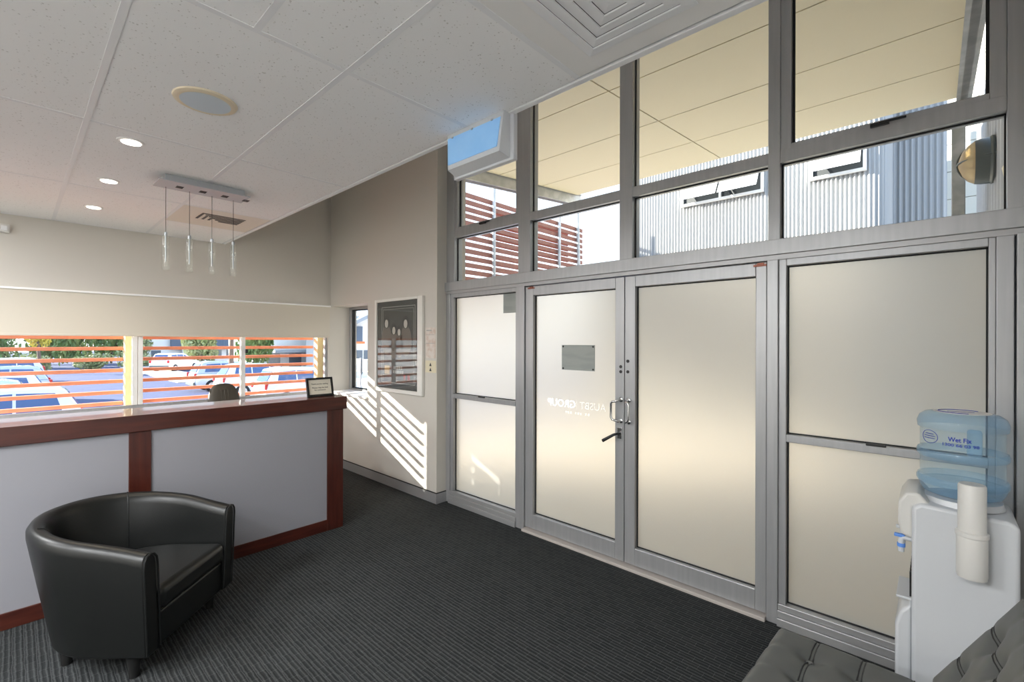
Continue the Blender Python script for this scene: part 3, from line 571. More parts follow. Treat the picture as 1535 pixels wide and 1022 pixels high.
for b_ in (bx(-3.79, -3.65, PY-.0042, PY-.003, 1.575, 1.58), bx(-3.785, -3.70, PY-.0042, PY-.003, 1.70, 1.712), bx(-3.785, -3.66, PY-.0042, PY-.003, 1.66, 1.664)): box('printed_block', b_, K['pline'], nh)
nl = tag(box('notice_sheet', bx(-3.80, -3.63, PY-.003, PY-.0005, 1.285, 1.405), 'sheet2'), 'small yellowish notice with two dark symbols, the lower one', 'notice')
for z in (1.30, 1.35): poly('printed_symbol', [(-3.735, PY-.0045, z), (-3.70, PY-.0045, z), (-3.7175, PY-.0045, z+.035), (-3.735, PY-.003, z), (-3.70, PY-.003, z), (-3.7175, PY-.003, z+.035)], [(0, 1, 2), (5, 4, 3), (0, 3, 4, 1), (1, 4, 5, 2), (2, 5, 3, 0)], 'ink', nl)
# ------------------------------------------------------------------ ceiling fittings
K['lamp'] = mat('lit_lamp', (1, 1, 1), .5, emit=((1, .93, .8), 6)); K['cream'] = mat('cream_ring', (.78, .68, .50), .5); K['grille'] = mat('pale_blue_grille', (.62, .70, .76), .6)
words = ('nearest to the round speaker', 'in the middle of the row of three', 'closest to the window wall')
for k, (lx, ly) in enumerate(((-3.222, .433), (-4.122, .437), (-5.028, .441))):
    t_ = thing('downlight', 'lit round ceiling downlight, the one '+words[k], 'downlight', (lx, ly, CZ), group='row of ceiling downlights')
    lathe('trim_ring', [(.048, CZ-.006), (.058, CZ-.005), (.061, CZ)], 'white', t_, 28, (lx, ly, 0)); lathe('lens', [(.043, CZ-.0085), (.043, CZ-.006)], 'lamp', t_, 28, (lx, ly, 0), smooth=False)
    ld = bpy.data.lights.new('downlight_glow', 'SPOT'); ld.energy = 9; ld.spot_size = math.radians(120); ld.spot_blend = .6; ld.shadow_soft_size = .04; ld.color = (1, .86, .66)
    lo = bpy.data.objects.new('downlight_glow', ld); COL.objects.link(lo); lo.parent = t_; lo.location = (0, 0, -.03)
for k, (lx, ly) in enumerate(((-4.6, -1.42), (-2.4, -1.42), (-.7, -1.42), (-3.7, -2.75), (-1.5, -2.75))):   # unseen fill panels, added behind the viewer to brighten the room
    t_ = thing('fill_panel', 'added square fill panel on the ceiling behind the viewer, '+('front row nearest the long window', 'middle of the front row', 'front row nearest the right wall', 'rear row on the window side', 'rear row on the right side')[k], 'fill light', (lx, ly, CZ), group='added fill panels behind the viewer')
    box('frame', [bx(lx-.3, lx+.3, ly-.28, ly+.28, CZ-.012, CZ-.004)], 'white', t_); box('diffuser', bx(lx-.27, lx+.27, ly-.25, ly+.25, CZ-.016, CZ-.012), K['lamp'], t_)
    ld = bpy.data.lights.new('fill_glow', 'AREA'); ld.shape = 'RECTANGLE'; ld.size = .54; ld.size_y = .5; ld.energy = 38; ld.color = (.94, .97, 1)
    lo = bpy.data.objects.new('fill_glow', ld); COL.objects.link(lo); lo.parent = t_; lo.location = (0, 0, -.02)
sp = thing('ceiling_speaker', 'round ceiling speaker with cream ring and pale grille', 'speaker', (-2.43, .588, CZ))
lathe('ring', [(.098, CZ-.010), (.108, CZ-.012), (.122, CZ-.006), (.125, CZ)], 'cream', sp, 40, (-2.43, .588, 0)); lathe('grille', [(.02, CZ-.0125), (.098, CZ-.0105)], 'grille', sp, 40, (-2.43, .588, 0))
# four-way air diffuser panel
ad = thing('air_diffuser', 'square air diffuser with nested louvres by the glazing', 'air diffuser', (-.755, 1.24, CZ))
ax0, ax1, ay0, ay1 = -1.073, -.437, .92, 1.568
box('panel', bx(ax0, ax1, ay0, ay1, CZ, CZ+.012), 'white', ad)
cxx, cyy = -.765, 1.276
for k, (h_, dz) in enumerate(((.203, .0), (.163, -.0), (.122, 0), (.081, 0), (.040, 0))):
    inn = max(h_-.0385, .0); bm = bmesh.new(); zo, zi = CZ-.004, CZ-.010
    o4 = [(cxx+sx_*h_, cyy+sy_*h_, zo) for sx_, sy_ in ((-1, -1), (1, -1), (1, 1), (-1, 1))]; i4 = [(cxx+sx_*inn, cyy+sy_*inn, zi) for sx_, sy_ in ((-1, -1), (1, -1), (1, 1), (-1, 1))]
    V = [bm.verts.new(q) for q in o4+i4+[(a, b, c+.004) for a, b, c in o4]+[(a, b, c+.006) for a, b, c in i4]]
    for i in range(4):
        j = (i+1) % 4; bm.faces.new((V[i], V[j], V[4+j], V[4+i])); bm.faces.new((V[8+i], V[12+i], V[12+j], V[8+j])); bm.faces.new((V[i], V[8+i], V[8+j], V[j])); bm.faces.new((V[4+i], V[4+j], V[12+j], V[12+i]))
    finish(bm, 'louvre', 'grid', ad, True, False)
box('dark_gap', bx(cxx-.18, cxx+.18, cyy-.18, cyy+.18, CZ-.003, CZ-.001), 'black', ad)
# return air vent
av = thing('air_vent', 'cream ceiling vent plate with dark slots behind the pendants', 'air vent', (-4.74, 1.25, CZ)); K['ventp'] = mat('vent_cream', (.78, .74, .66), .5)
box('plate', bx(-5.078, -4.402, .92, 1.568, CZ-.002, CZ+.012), 'ventp', av)
for k in range(6): box('slot', bx(-4.585-k*.045, -4.562-k*.045, 1.085+k*.035, 1.415, CZ-.0045, CZ-.002), 'black', av)
for k in range(3): box('slot', bx(-4.80+k*.0, -4.60-k*.055, 1.085+k*.045-.0, 1.103+k*.045, CZ-.0045, CZ-.002), 'black', av)
# pendant light
K['silver'] = mat('brushed_silver', (.50, .53, .56), .4, .6); K['tubeglass'] = glass('pendant_glass', (.95, .96, .94), .6, ((.8, .8, .78), .06))
pl = thing('pendant_light', 'silver bar pendant with four slim glass tubes over the desk', 'pendant light', (-3.74, .9, CZ))
box('ceiling_box', bx(-3.76, -3.67, .665, 1.13, CZ-.038, CZ), 'silver', pl, .002); box('base_plate', bx(-3.86, -3.655, .63, 1.165, CZ-.046, CZ-.038), 'silver', pl, .002)
for k, y in enumerate((.696, .830, .965, 1.101)):
    dr = bpy.data.objects.new('pendant_drop', None); COL.objects.link(dr); dr.parent = pl
    tube('cable', [(-3.82, y, CZ-.046), (-3.82, y, 2.325)], .0016, 'black', dr, 6); lathe('cap', [(.010, 2.305), (.010, 2.325), (.004, 2.33)], 'silver', dr, 12, (-3.82, y, 0))
    tube('rod', [(-3.82, y, 2.305), (-3.82, y, 2.13)], .004, 'silver', dr, 8)
    lathe('glass_tube', [(.020, 2.075), (.020, 2.305)], 'tubeglass', dr, 20, (-3.82, y, 0), caps=False); lathe('spacer', [(.008, 2.225), (.008, 2.235)], 'silver', dr, 10, (-3.82, y, 0))
    box('vent_slots', [bx(-3.79+q*.012, -3.784+q*.012, y+.045, y+.085, CZ-.0475, CZ-.046) for q in range(5)], 'black', pl)
# emergency light box on the ceiling edge
el = thing('emergency_light', 'white box light with pale blue face on the ceiling edge', 'emergency light', (-1.68, 1.58, CZ))
K['blueface'] = mat('blue_diffuser', (.26, .52, .85), .3, noise=(5, (.34, .60, .9), .35, .65), emit=((.2, .48, .95), .10))
def hexa(name, f8, m_, parent): return poly(name, f8, [(0, 1, 2, 3), (7, 6, 5, 4), (0, 4, 5, 1), (1, 5, 6, 2), (2, 6, 7, 3), (3, 7, 4, 0)], m_, parent)
hexa('housing', [(-1.895, 1.548, CZ-.001), (-1.487, 1.548, CZ-.001), (-1.500, 1.532, 2.487), (-1.872, 1.532, 2.487), (-1.895, 1.61, CZ-.001), (-1.487, 1.61, CZ-.001), (-1.487, 1.61, 2.465), (-1.885, 1.61, 2.465)], 'plastic', el)
hexa('diffuser', [(-1.890, 1.545, CZ-.022), (-1.503, 1.545, CZ-.028), (-1.516, 1.529, 2.512), (-1.868, 1.529, 2.512), (-1.890, 1.552, CZ-.022), (-1.503, 1.552, CZ-.028), (-1.516, 1.545, 2.512), (-1.868, 1.545, 2.512)], 'blueface', el)
box('back_plate', bx(-1.90, -1.468, 1.595, 1.625, 2.458, CZ+.02), 'plastic', el, .004); 
for xx in (-1.85, -1.70, -1.56): box('clip', bx(xx-.006, xx+.006, 1.541, 1.547, CZ-.03, CZ-.022), 'silver', el)
ms = thing('motion_sensor', 'small white motion sensor high on the window wall', 'sensor', (WX, -.05, 2.55)); box('body', bx(WX, WX+.045, -.085, -.02, 2.515, 2.585), 'plastic2', ms, .008); box('lens', bx(WX+.04, WX+.052, -.072, -.033, 2.53, 2.57), K['grid'], ms, .006)
# ------------------------------------------------------------------ outside: ground
GZ = -1.3
tag(box('ground', bx(-160, 60, -90, 110, GZ-.3, GZ), 'asphalt'), 'blue grey asphalt of the car park', 'ground', kind='structure')
tag(box('courtyard_ground', bx(-6.0, 14, 3.06, 30, GZ+.01, -.02), 'concrete'), 'pale concrete paving outside the glass doors', 'paving', kind='structure')
tag(box('path_ground', [bx(-63, -38, 7.6, 10.5, GZ+.002, GZ+.06), bx(-34, -16, 10.2, 26, GZ+.002, GZ+.06)], K['kerb']), 'pale concrete footpath along the car park', 'path', kind='structure')
for k in range(7): tag(box('bay_line', bx(-57.5-.2*0, -57.2, -7+k*2.6, -5.6+k*2.6, GZ+.001, GZ+.006), 'line'), ('first', 'second', 'third', 'fourth', 'fifth', 'sixth', 'seventh')[k]+' white painted dash from the left on the far lane', 'road marking', 'road dashes')
# soffit
sf = thing('soffit_ceiling', 'cream sheeted soffit with dark joints above the entrance', 'soffit', (-2.2, 3.1, 3.78), kind='structure'); SL = .0866
zs = lambda y: 4.085+SL*(y-6.5)
for a, b in ((-4.5, -2.167), (-2.153, .20)):
    for ya, yb in ((3.06, 3.593), (3.607, 4.593), (4.607, 5.533), (5.547, 6.5)):
        g = [(a, ya, zs(ya)), (b, ya, zs(ya)), (b, yb, zs(yb)), (a, yb, zs(yb))]; hexa('soffit_sheet', g+[(x, y, z+.02) for x, y, z in g], 'soffit', sf)
g = [(-4.5, 3.06, zs(3.06)+.02), (.2, 3.06, zs(3.06)+.02), (.2, 6.5, zs(6.5)+.02), (-4.5, 6.5, zs(6.5)+.02)]; hexa('joint_backing', g+[(x, y, z+.08) for x, y, z in g], 'black', sf)
def beam(name, label, x0, x1, ya, yb, h0, h1):
    t_ = thing(name, label, 'steel beam', ((x0+x1)/2, ya, zs(ya)))
    g = [(x0, ya, zs(ya)-h0), (x1, ya, zs(ya)-h0), (x1, yb, zs(yb)-h0), (x0, yb, zs(yb)-h0)]
    hexa('web', [(a+.03*(1 if a == x0 else -1), b, c) for a, b, c in g]+[(a+.03*(1 if a == x0 else -1), b, c+h0-h1) for a, b, c in g], 'galv', t_)
    for q in (0, h0-h1-.012): hexa('flange', [(a, b, c+q) for a, b, c in g]+[(a, b, c+q+.012) for a, b, c in g], 'galv', t_)
beam('steel_beam', 'galvanised beam along the left end of the soffit', -4.62, -4.50, 3.06, 6.65, .16, -.03)
beam('steel_beam', 'galvanised beam along the right end of the soffit', .13, .24, 3.2, 6.6, .10, -.05)
pt = thing('steel_post', 'galvanised square post under the right end of the soffit', 'post', (.15, 6.42, 0)); box('shaft', bx(.10, .20, 6.37, 6.47, -.02, 4.0), 'galv', pt, .006); box('base_plate', bx(.05, .25, 6.32, 6.52, -.02, .0), 'galv', pt)
# slat screens
slat_cache = {}
def slat_mesh(L, h, d, tilt, key):
    k_ = (round(L, 3), key)
    if k_ not in slat_cache:
        bm = bmesh.new(); addbox(bm, (-d/2, d/2, -L/2, L/2, -h/2, h/2), .004); bm.transform(Matrix.Rotation(tilt, 4, 'Y'))
        me = bpy.data.meshes.new('slat'); bm.to_mesh(me); bm.free(); me.materials.append(K['slat' if key == 'w' else 'slat_shaded']); slat_cache[k_] = me
    return slat_cache[k_]
ss = thing('slat_screen', 'terracotta horizontal slat screen outside the long window', 'slat screen', (-6.15, -.2, GZ))
for k in range(17):
    z = .735+k*.1115
    for a, b in ((-3.3, .765), (.86, 2.72)): link('slat', slat_mesh(b-a, .034, .062, 0, 'w'), None, ss, Vector((-6.16, (a+b)/2, z))-off(ss))
for a, b in ((.768, .852), (2.73, 2.85), (-3.36, -3.30)): box('post', bx(-6.13, -6.02, a, b, GZ, 2.7), 'post', ss, .004)
s2 = thing('slat_screen', 'slat screen coloured darker for shade beyond the left end of the soffit', 'slat screen', (-6.2, 6.4, GZ))
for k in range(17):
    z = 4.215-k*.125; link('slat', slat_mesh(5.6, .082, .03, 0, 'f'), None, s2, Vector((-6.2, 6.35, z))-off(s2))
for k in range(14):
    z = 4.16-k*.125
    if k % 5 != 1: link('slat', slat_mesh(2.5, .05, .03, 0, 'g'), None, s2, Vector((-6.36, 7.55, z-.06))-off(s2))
for y in (6.13, 8.17): tube('post', [(-6.13, y, GZ), (-6.13, y, 4.55)], .035, 'galv', s2, 10)
tube('post', [(-6.13, 9.12, GZ), (-6.13, 8.85, 4.9)], .04, 'galv', s2, 10)
# corrugated building
cb = thing('corrugated_building', 'grey corrugated steel building with awning windows across the courtyard', 'building', (-2.5, 9.6, 0))
def corrugate(name, path, z0, z1, pitch, amp, parent, m_='corr', ss_=6):
    P_ = [Vector(p) for p in path]; pts = []; L = 0; cum = [0]
    for a, b in zip(P_, P_[1:]): cum.append(cum[-1]+(b-a).length)
    n_ = int(cum[-1]/pitch*ss_); bm = bmesh.new(); lo = []; hi = []
    def nrm(i): t_ = (P_[i+1]-P_[i]).normalized(); return Vector((t_.y, -t_.x))
    for k in range(n_+1):
        d = cum[-1]*k/n_; i = max(q for q in range(len(cum)-1) if cum[q] <= d+1e-9); f_ = (d-cum[i])/(cum[i+1]-cum[i]); q = P_[i].lerp(P_[i+1], f_)+nrm(i)*amp*math.sin(2*math.pi*d/pitch)
        lo.append(bm.verts.new((q.x, q.y, z0))); hi.append(bm.verts.new((q.x, q.y, z1)))
    for k in range(n_): bm.faces.new((lo[k], lo[k+1], hi[k+1], hi[k]))
    o_ = finish(bm, name, m_, parent, True, True); return o_
arc = [(-.85+.22*math.sin(a*math.pi/12), 9.72-.22*math.cos(a*math.pi/12)) for a in range(7)]
corrugate('wall_sheet', [(-5.0, 9.5)]+arc+[(-.63, 11.2)], -.02, 6.4, .064, .020, cb); corrugate('wall_sheet', [(-.63, 11.2), (.12, 11.2)], -.02, 6.4, .085, .02, cb)
box('core', [bx(-4.98, -.9, 9.54, 11.2, -.02, 6.38), bx(-.9, -.68, 9.8, 11.2, -.02, 6.38), bx(-.7, .10, 11.25, 12.2, -.02, 6.38)], 'galv', cb)
K['wframe'] = mat('white_window_frame', (.85, .85, .85), .5); K['dark2'] = mat('dark_interior', (.03, .035, .04), .6); K['reed'] = glass('obscure_glass', (.7, .73, .74), .6, ((.55, .58, .58), .5), .2)
def awn(x0, x1, z0, z1, n_):
    w_ = bpy.data.objects.new('awning_window', None); COL.objects.link(w_); w_.parent = cb; yy = 9.462
    box('dark_opening', bx(x0, x1, yy, yy+.02, z0, z1), 'dark2', w_); f_ = .045
    box('window_frame', [bx(x0-f_, x0, yy-.05, yy+.02, z0-f_, z1+f_), bx(x1, x1+f_, yy-.05, yy+.02, z0-f_, z1+f_), bx(x0, x1, yy-.05, yy+.02, z0-f_, z0), bx(x0, x1, yy-.05, yy+.02, z1, z1+f_)], 'wframe', w_)
    st = (x1-x0)/n_
    for k in range(n_):
        a, b = x0+k*st+.02, x0+(k+1)*st-.02; h_ = z1-z0; a_ = math.radians(32); dy, dz = -h_*math.sin(a_), -h_*math.cos(a_)
        def q(u, v): return (a+(b-a)*u, yy-.055+dy*v, z1+dz*v)
        for (u0, u1, v0, v1, m_) in ((0, 1, 0, .1, 'wframe'), (0, 1, .9, 1, 'wframe'), (0, .05, .1, .9, 'wframe'), (.95, 1, .1, .9, 'wframe'), (.05, .95, .1, .9, 'reed')):
            g = [q(u0, v0), q(u1, v0), q(u1, v1), q(u0, v1)]; hexa('pane' if m_ == 'reed' else 'sash_rail', g+[(x, y-.03, z-.018) for x, y, z in g], m_, w_)
        if k: box('mullion', bx(a-.04, a, yy-.05, yy, z0, z1), 'wframe', w_)
awn(-3.88, -2.42, 4.44, 4.80, 2); awn(-1.60, -.90, 4.46, 4.80, 1)
bw = thing('block_wall', 'cream blockwork wall far behind the galvanised post', 'wall', (1.5, 13.2, 0)); K['block'] = mat('cream_block', (.62, .60, .52), .85); K['mortar'] = mat('dark_mortar', (.25, .24, .2), .9)
box('wall_core', bx(-.3, 4.5, 13.22, 13.5, -.02, 10.2), 'mortar', bw); bme = None
for r in range(18):
    for c in range(9):
        b = box('block', bx(-.3+c*.6-(r % 2)*.3+.006, .294+c*.6-(r % 2)*.3, 13.2, 13.23, .02+r*.57, .575+r*.57), 'block', bw) if bme is None else link('block', bme, None, bw, Vector((c*.6-(r % 2)*.3, 0, r*.57)))
        if bme is None: bme = b.data
# near corrugated return wall and round wall lamp
rw = thing('corrugated_wall', 'grey corrugated return wall just outside at the right', 'wall', (.36, 5.4, 0)); corrugate('wall_sheet', [(.36, 7.9), (.36, 3.2)], -.02, 4.2, .26, .022, rw); box('core', bx(.392, .52, 3.2, 7.9, -.02, 4.2), 'galv', rw); tube('downpipe', [(.32, 3.5, 2.15), (.32, 4.3, 2.72)], .02, 'soffit', rw, 8)
wl = thing('wall_lamp', 'round grey half shielded bulkhead lamp on the corrugated wall', 'wall lamp', (.34, 5.55, 3.15)); K['lampgrey'] = mat('lamp_shield', (.10, .12, .115), .35); K['amber'] = glass('amber_lens', (.95, .80, .55), .9, ((.75, .6, .38), .55), .1)
LX, LY, LZ, LR = .345, 5.55, 3.13, .19
lathe('back_plate', [(LR, -.0), (LR+.01, -.015), (LR, -.03)], 'lampgrey', wl, 36, (LX, LY, LZ), 'X')
lathe('shield', [(LR, -.025), (LR-.002, -.08), (LR-.012, -.118)], 'lampgrey', wl, 36, (LX, LY, LZ), 'X', caps=False)
lathe('lens', [(LR-.014, -.116), (LR-.04, -.155), (LR-.085, -.19), (LR-.14, -.21), (.01, -.22)], 'amber', wl, 36, (LX, LY, LZ), 'X', caps=False)
lathe('reflector', [(LR-.016, -.108), (LR-.016, -.112)], 'white', wl, 30, (LX, LY, LZ), 'X')
for ax in (0, 1):
    tube('guard_bar', [(LX-.225*math.sin(t/12*math.pi)-.0 if True else 0, LY+(LR*math.cos(t/12*math.pi) if ax else 0), LZ+(0 if ax else LR*math.cos(t/12*math.pi))) for t in range(13)], .008, 'lampgrey', wl, 6)
# ------------------------------------------------------------------ outside: cars
K['tyre'] = mat('tyre', (.015, .015, .015), .8); K['rim'] = mat('alloy_rim', (.6, .6, .62), .3, .8); K['tail'] = mat('tail_light', (.6, .02, .02), .3); K['carglass'] = mat('car_glass', (.03, .08, .22), .08, spec=.9)
def car(label, paint, loc, rz):
    t_ = thing('parked_car', label, 'car', loc, rz, 'cars in the car park')
    # x forward, rear at x = 0
    lower = [(0.05, .35), (.0, .62), (.06, 1.0), (.12, 1.05), (3.3, 1.02), (4.25, .9), (4.45, .62), (4.4, .32)]
    cab = [(.10, 1.04), (.42, 1.62), (.75, 1.70), (2.2, 1.68), (2.65, 1.58), (3.4, 1.03)]
    def ext(name, pts, w0, w1, m_, z_of=None):
        bm = bmesh.new(); zmn = min(p[1] for p in pts); zmx = max(p[1] for p in pts); A = []; B = []
        for x, z in pts:
            w_ = w0+(w1-w0)*(z-zmn)/(zmx-zmn); A.append(bm.verts.new((x, -w_, z))); B.append(bm.verts.new((x, w_, z)))
        n_ = len(pts)
        for i in range(n_): bm.faces.new((A[i], A[(i+1) % n_], B[(i+1) % n_], B[i]))
        bm.faces.new(A[::-1]); bm.faces.new(B); o_ = finish(bm, name, m_, t_, False, False); md = o_.modifiers.new('b', 'BEVEL'); md.width = .05; md.segments = 2; md.limit_method = 'ANGLE'; sm(o_, 45); return o_
    ext('body', lower, .90, .88, paint); ext('cabin', cab, .86, .64, paint)
    for s_ in (-1, 1):
        for xs_ in (((.50, 1.12), (.62, 1.55), (1.30, 1.58), (1.30, 1.12)), ((1.36, 1.12), (1.36, 1.58), (2.15, 1.56), (2.25, 1.12)), ((2.32, 1.12), (2.22, 1.55), (2.5, 1.50), (2.95, 1.12))):
            wz = lambda z: .86+(.64-.86)*(z-1.03)/(.67)+.012
            g = [(x, s_*wz(z), z) for x, z in xs_]; hexa_l = g+[(x, y-s_*.03, z) for x, y, z in g]; poly('side_window', hexa_l, [(0, 1, 2, 3), (7, 6, 5, 4), (0, 4, 5, 1), (1, 5, 6, 2), (2, 6, 7, 3), (3, 7, 4, 0)], 'carglass', t_, False)
        box('tail_light', bx(-.01, .12, s_*.80-.08, s_*.80+.08, .82, 1.06), 'tail', t_, .02, False)
        for wx in (.85, 3.55):
            w_ = lathe('wheel', [(.30, -.1), (.34, -.08), (.34, .08), (.30, .1)], 'tyre', t_, 22, (wx, s_*.82, .34), 'Y', False); lathe('rim', [(.21, -.105), (.21, .105)], 'rim', w_, 10, (wx, s_*.82, .34), 'Y', False, smooth=False)
    g = [(.135, -.62, 1.12), (.135, .62, 1.12), (.385, .55, 1.57), (.385, -.55, 1.57)]; poly('rear_window', [(x-.03, y, z) for x, y, z in g]+g, [(0, 1, 2, 3), (7, 6, 5, 4), (0, 4, 5, 1), (1, 5, 6, 2), (2, 6, 7, 3), (3, 7, 4, 0)], 'carglass', t_, False)
    g = [(2.72, -.60, 1.56), (2.72, .60, 1.56), (3.38, .74, 1.07), (3.38, -.74, 1.07)]; poly('windscreen', [(x+.03, y, z+.02) for x, y, z in g]+g, [(0, 1, 2, 3), (7, 6, 5, 4), (0, 4, 5, 1), (1, 5, 6, 2), (2, 6, 7, 3), (3, 7, 4, 0)], 'carglass', t_, False)
    box('bumper', bx(-.06, .12, -.86, .86, .36, .58), K['lampgrey'], t_, .03, False); box('number_plate', bx(-.015, .0, -.18, .18, .78, .9), 'white', t_, 0, False)
P1 = mat('car_white', (.80, .84, .90), .25, coat=.6); P2 = mat('car_silver', (.48, .52, .58), .25, .3, coat=.6); P3 = mat('car_blue', (.10, .20, .48), .25, coat=.6)
R90 = math.radians(90)
car('white car parked farthest away in the left row', P1, (-46.0, 1.5, GZ), -R90); car('silver car with red tail lights, second farthest in left row', P2, (-31.3, 1.25, GZ), -R90)
car('white wagon in the middle of the left row of cars', P1, (-24.6, .95, GZ), -R90); car('pale silver car second nearest in the left row', P2, (-20.8, .55, GZ), -R90); car('white car nearest to the window in the left row', P1, (-17.2, 1.35, GZ), -R90)
car('silver four wheel drive with a chrome wheel, right of the mullion', P2, (-31.0, 6.8, GZ), R90); car('white hatchback parked in front of the silver four wheel drive', P1, (-26.6, 7.0, GZ), R90)
car('white car nearest to the desk sign, right of the narrow mullion', P1, (-21.6, 7.2, GZ), R90); car('white van beside the far footpath', P1, (-52, 9.0, GZ), R90*1.5)
# ------------------------------------------------------------------ outside: trees and buildings
K['leaf'] = mat('leaf_green', (.10, .19, .05), .6, noise=(2.2, (.26, .30, .08), .35, .65)); K['leafy'] = mat('leaf_yellow', (.62, .50, .06), .6); K['leafl'] = mat('leaf_pale', (.38, .40, .20), .6, noise=(2, (.20, .26, .08), .4, .65)); K['bark'] = mat('bark', (.16, .11, .08), .9)
def foliage(n_, seed, m_):
    rnd = random.Random(seed); bm = bmesh.new()
    cl = [(rnd.gauss(0, .38), rnd.gauss(0, .38), rnd.uniform(-.5, .6)) for _ in range(16)]
    for _ in range(n_):
        c = rnd.choice(cl); d = Vector((rnd.gauss(0, 1), rnd.gauss(0, 1), rnd.gauss(0, 1))).normalized()*.42*rnd.random()**.33; p_ = Vector(c)+d
        s_ = rnd.uniform(.05, .11); u = Vector((rnd.gauss(0, 1), rnd.gauss(0, 1), rnd.gauss(0, 1))).normalized(); w_ = u.orthogonal().normalized()
        bm.faces.new([bm.verts.new(p_+u*s_), bm.verts.new(p_+w_*s_*.6), bm.verts.new(p_-u*s_), bm.verts.new(p_-w_*s_*.6)])
    me = bpy.data.meshes.new('foliage'); bm.to_mesh(me); bm.free(); me.materials.append(K[m_]); return me
FM = {(k, s): foliage(2400, s*7+len(k), k) for k in ('leaf', 'leafy', 'leafl') for s in (1, 2)}
def tree(label, x, y, rx, rz, base, kind, seed, cat='tree'):
    t_ = thing('tree', label, cat, (x, y, GZ), random.uniform(0, 6), 'trees round the car park')
    f_ = link('foliage', FM[(kind, seed)], None, t_, (0, 0, base+rz)); f_.scale = (rx, rx, rz)
    tube('trunk', [(0, 0, 0), (.1, .05, base*.6), (0, 0, base+rz)], [.16, .13, .08], 'bark', t_, 8, False)
names = ['tall green tree at the far left of the car park', 'yellow leaved tree above the left cars', 'green tree behind the farthest white car', 'dense green tree in the middle of the left bay', 'broad green tree left of the first mullion', 'pale tree hidden mostly by the first mullion', 'pale green tree just right of the first mullion', 'thin pale trunked street tree by the narrow mullion', 'bushy green tree right of the narrow mullion']
for k, (x, y, rx, rz, b, kd, sd_) in enumerate(((-70, -1.0, 2.0, 4, -.8, 'leaf', 1), (-56, 1.4, .9, 1.3, 2.0, 'leafy', 2), (-77, 3.0, 2.3, 4.2, -.8, 'leaf', 2), (-68, 4.6, 1.9, 4, -.8, 'leaf', 1), (-76, 8.4, 2.3, 4.2, -.8, 'leaf', 2), (-66, 9.6, 1.7, 3.6, -.8, 'leafl', 1), (-56, 13.2, 1.6, 3.0, -.3, 'leafl', 2), (-28.5, 8.2, .75, 1.6, 3.0, 'leafl', 1), (-40, 13.0, 1.5, 3, .0, 'leaf', 2))):
    tree(names[k], x, y, rx, rz, b, kd, sd_)
for k, (x, y) in enumerate(((-60.5, -2.5), (-60.5, 1.2), (-60.5, 4.9), (-60.5, 8.6))):
    tree('low clipped hedge bush %s along the far car park edge' % ('at the left end', 'second from the left', 'third from the left', 'nearest the mullion')[k], x, y, 1.35, 1.0, -.3, 'leafl', k % 2+1, 'bush')
tree('large shady tree beside the window wall, out of the view', -15.3, -10.5, 1.7, 2.2, 3.8, 'leaf', 1); tree('second shady tree beside the window wall, out of the view', -18.6, -13.4, 2.2, 2.6, 4.2, 'leaf', 2)
K['bwhite'] = mat('white_render', (.82, .80, .76), .8); K['bdark'] = mat('dark_cladding', (.08, .12, .18), .5); K['bred'] = mat('red_door', (.5, .06, .06), .5); K['broof'] = mat('grey_roof', (.30, .34, .38), .6); K['win'] = mat('shop_window', (.12, .15, .18), .15)
b1 = thing('shop_building', 'white shop with dark blue upper storey and red door', 'building', (-74, 17, GZ))
box('wall', bx(-80, -74, 11, 24, GZ, 3.0), 'bwhite', b1); box('upper_storey', bx(-80, -73.5, 14, 24, .45, 5.5), 'bdark', b1)
for y in (15.2, 18.4): box('column', bx(-73.6, -73.3, y, y+.4, GZ, 5), 'bwhite', b1)
box('door', bx(-74.1, -73.95, 15.8, 17.4, GZ, .4), 'bred', b1)
for y in (12, 18.9, 20.5, 22): box('window', bx(-74.1, -73.95, y, y+1.0, -.6, .3), 'win', b1)
b2 = thing('shop_building', 'pale shopfront building right of the narrow mullion', 'building', (-44, 20, GZ))
box('wall', bx(-52, -44, 14.6, 34, GZ, 5), 'bwhite', b2); box('awning', bx(-44, -42.4, 15.5, 33, .55, .75), 'broof', b2)
for y in (15.4, 17.3, 19.2, 21.5): box('window', bx(-44.05, -43.95, y, y+1.1, -.9, .4), 'win', b2)
b3 = thing('gabled_building', 'white building with grey gable roof seen through the recessed window', 'building', (-33, 24, GZ))
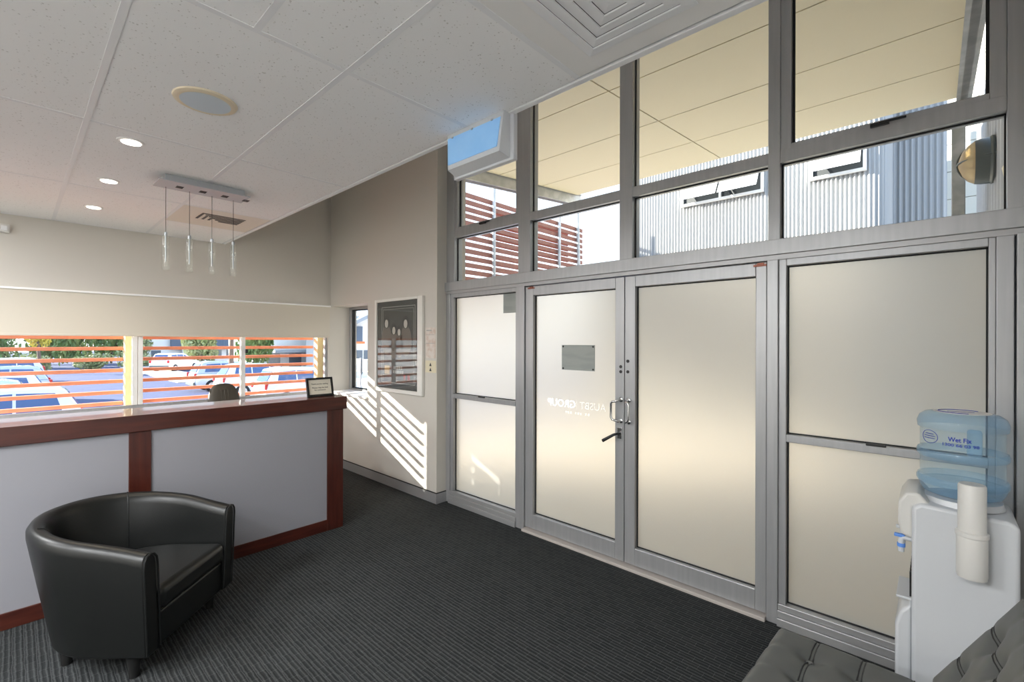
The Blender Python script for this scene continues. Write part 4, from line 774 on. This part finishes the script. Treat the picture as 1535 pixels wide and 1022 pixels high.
box('wall', bx(-42, -34, 18, 34, GZ, 3.6), 'bwhite', b3)
bm = bmesh.new(); V = [bm.verts.new(q) for q in [(-43, 17.0, 2.4), (-33, 17.0, 2.4), (-33, 21.5, 4.6), (-43, 21.5, 4.6), (-43, 17.0, 2.7), (-33, 17.0, 2.7), (-33, 21.5, 4.9), (-43, 21.5, 4.9)]]
for f_ in ((0, 1, 2, 3), (7, 6, 5, 4), (0, 4, 5, 1), (1, 5, 6, 2), (2, 6, 7, 3), (3, 7, 4, 0)): bm.faces.new([V[i] for i in f_])
finish(bm, 'roof', 'broof', b3, True, False)
sgn = box('sign_board', bx(-33.98, -33.85, 17.3, 19.0, 1.55, 2.75), K['bdark'], b3); box('sign_stripe', bx(-33.99, -33.84, 17.3, 19.2, 1.38, 1.55), mat('orange', (.8, .2, .05), .5), b3)
for z, w_ in ((2.45, .8), (2.15, .6), (1.85, 1.0)): box('sign_lettering', [bx(-33.85, -33.83, 17.5+q*.16, 17.62+q*.16, z, z+.12) for q in range(int(w_/.16))], 'white', sgn)
for y in (17.9+.2, 19.2): box('window', bx(-34.05, -33.93, y, y+.95, .0, .85), 'win', b3)
gs = thing('give_way_sign', 'triangular road sign seen from behind beyond the recessed window', 'road sign', (-14.5, 8.1, GZ)); 
poly('sign_plate', [(-14.92, 8.1, .98), (-14.08, 8.1, .98), (-14.5, 8.1, .42), (-14.92, 8.115, .98), (-14.08, 8.115, .98), (-14.5, 8.115, .42)], [(0, 1, 2), (5, 4, 3), (0, 3, 4, 1), (1, 4, 5, 2), (2, 5, 3, 0)], 'galv', gs); tube('post', [(-14.5, 8.07, GZ), (-14.5, 8.07, 1.02)], .03, 'galv', gs, 8)
rl = thing('yellow_railing', 'yellow handrail behind the triangular road sign', 'railing', (-15, 9.2, GZ)); tube('top_rail', [(-20, 9.2, .42), (-11, 9.2, .42)], .035, K['post'], rl, 8)
for x in (-19, -17, -15, -13, -11.2): tube('post', [(x, 9.2, GZ), (x, 9.2, .42)], .03, K['post'], rl, 8)
bpy.context.view_layer.update()
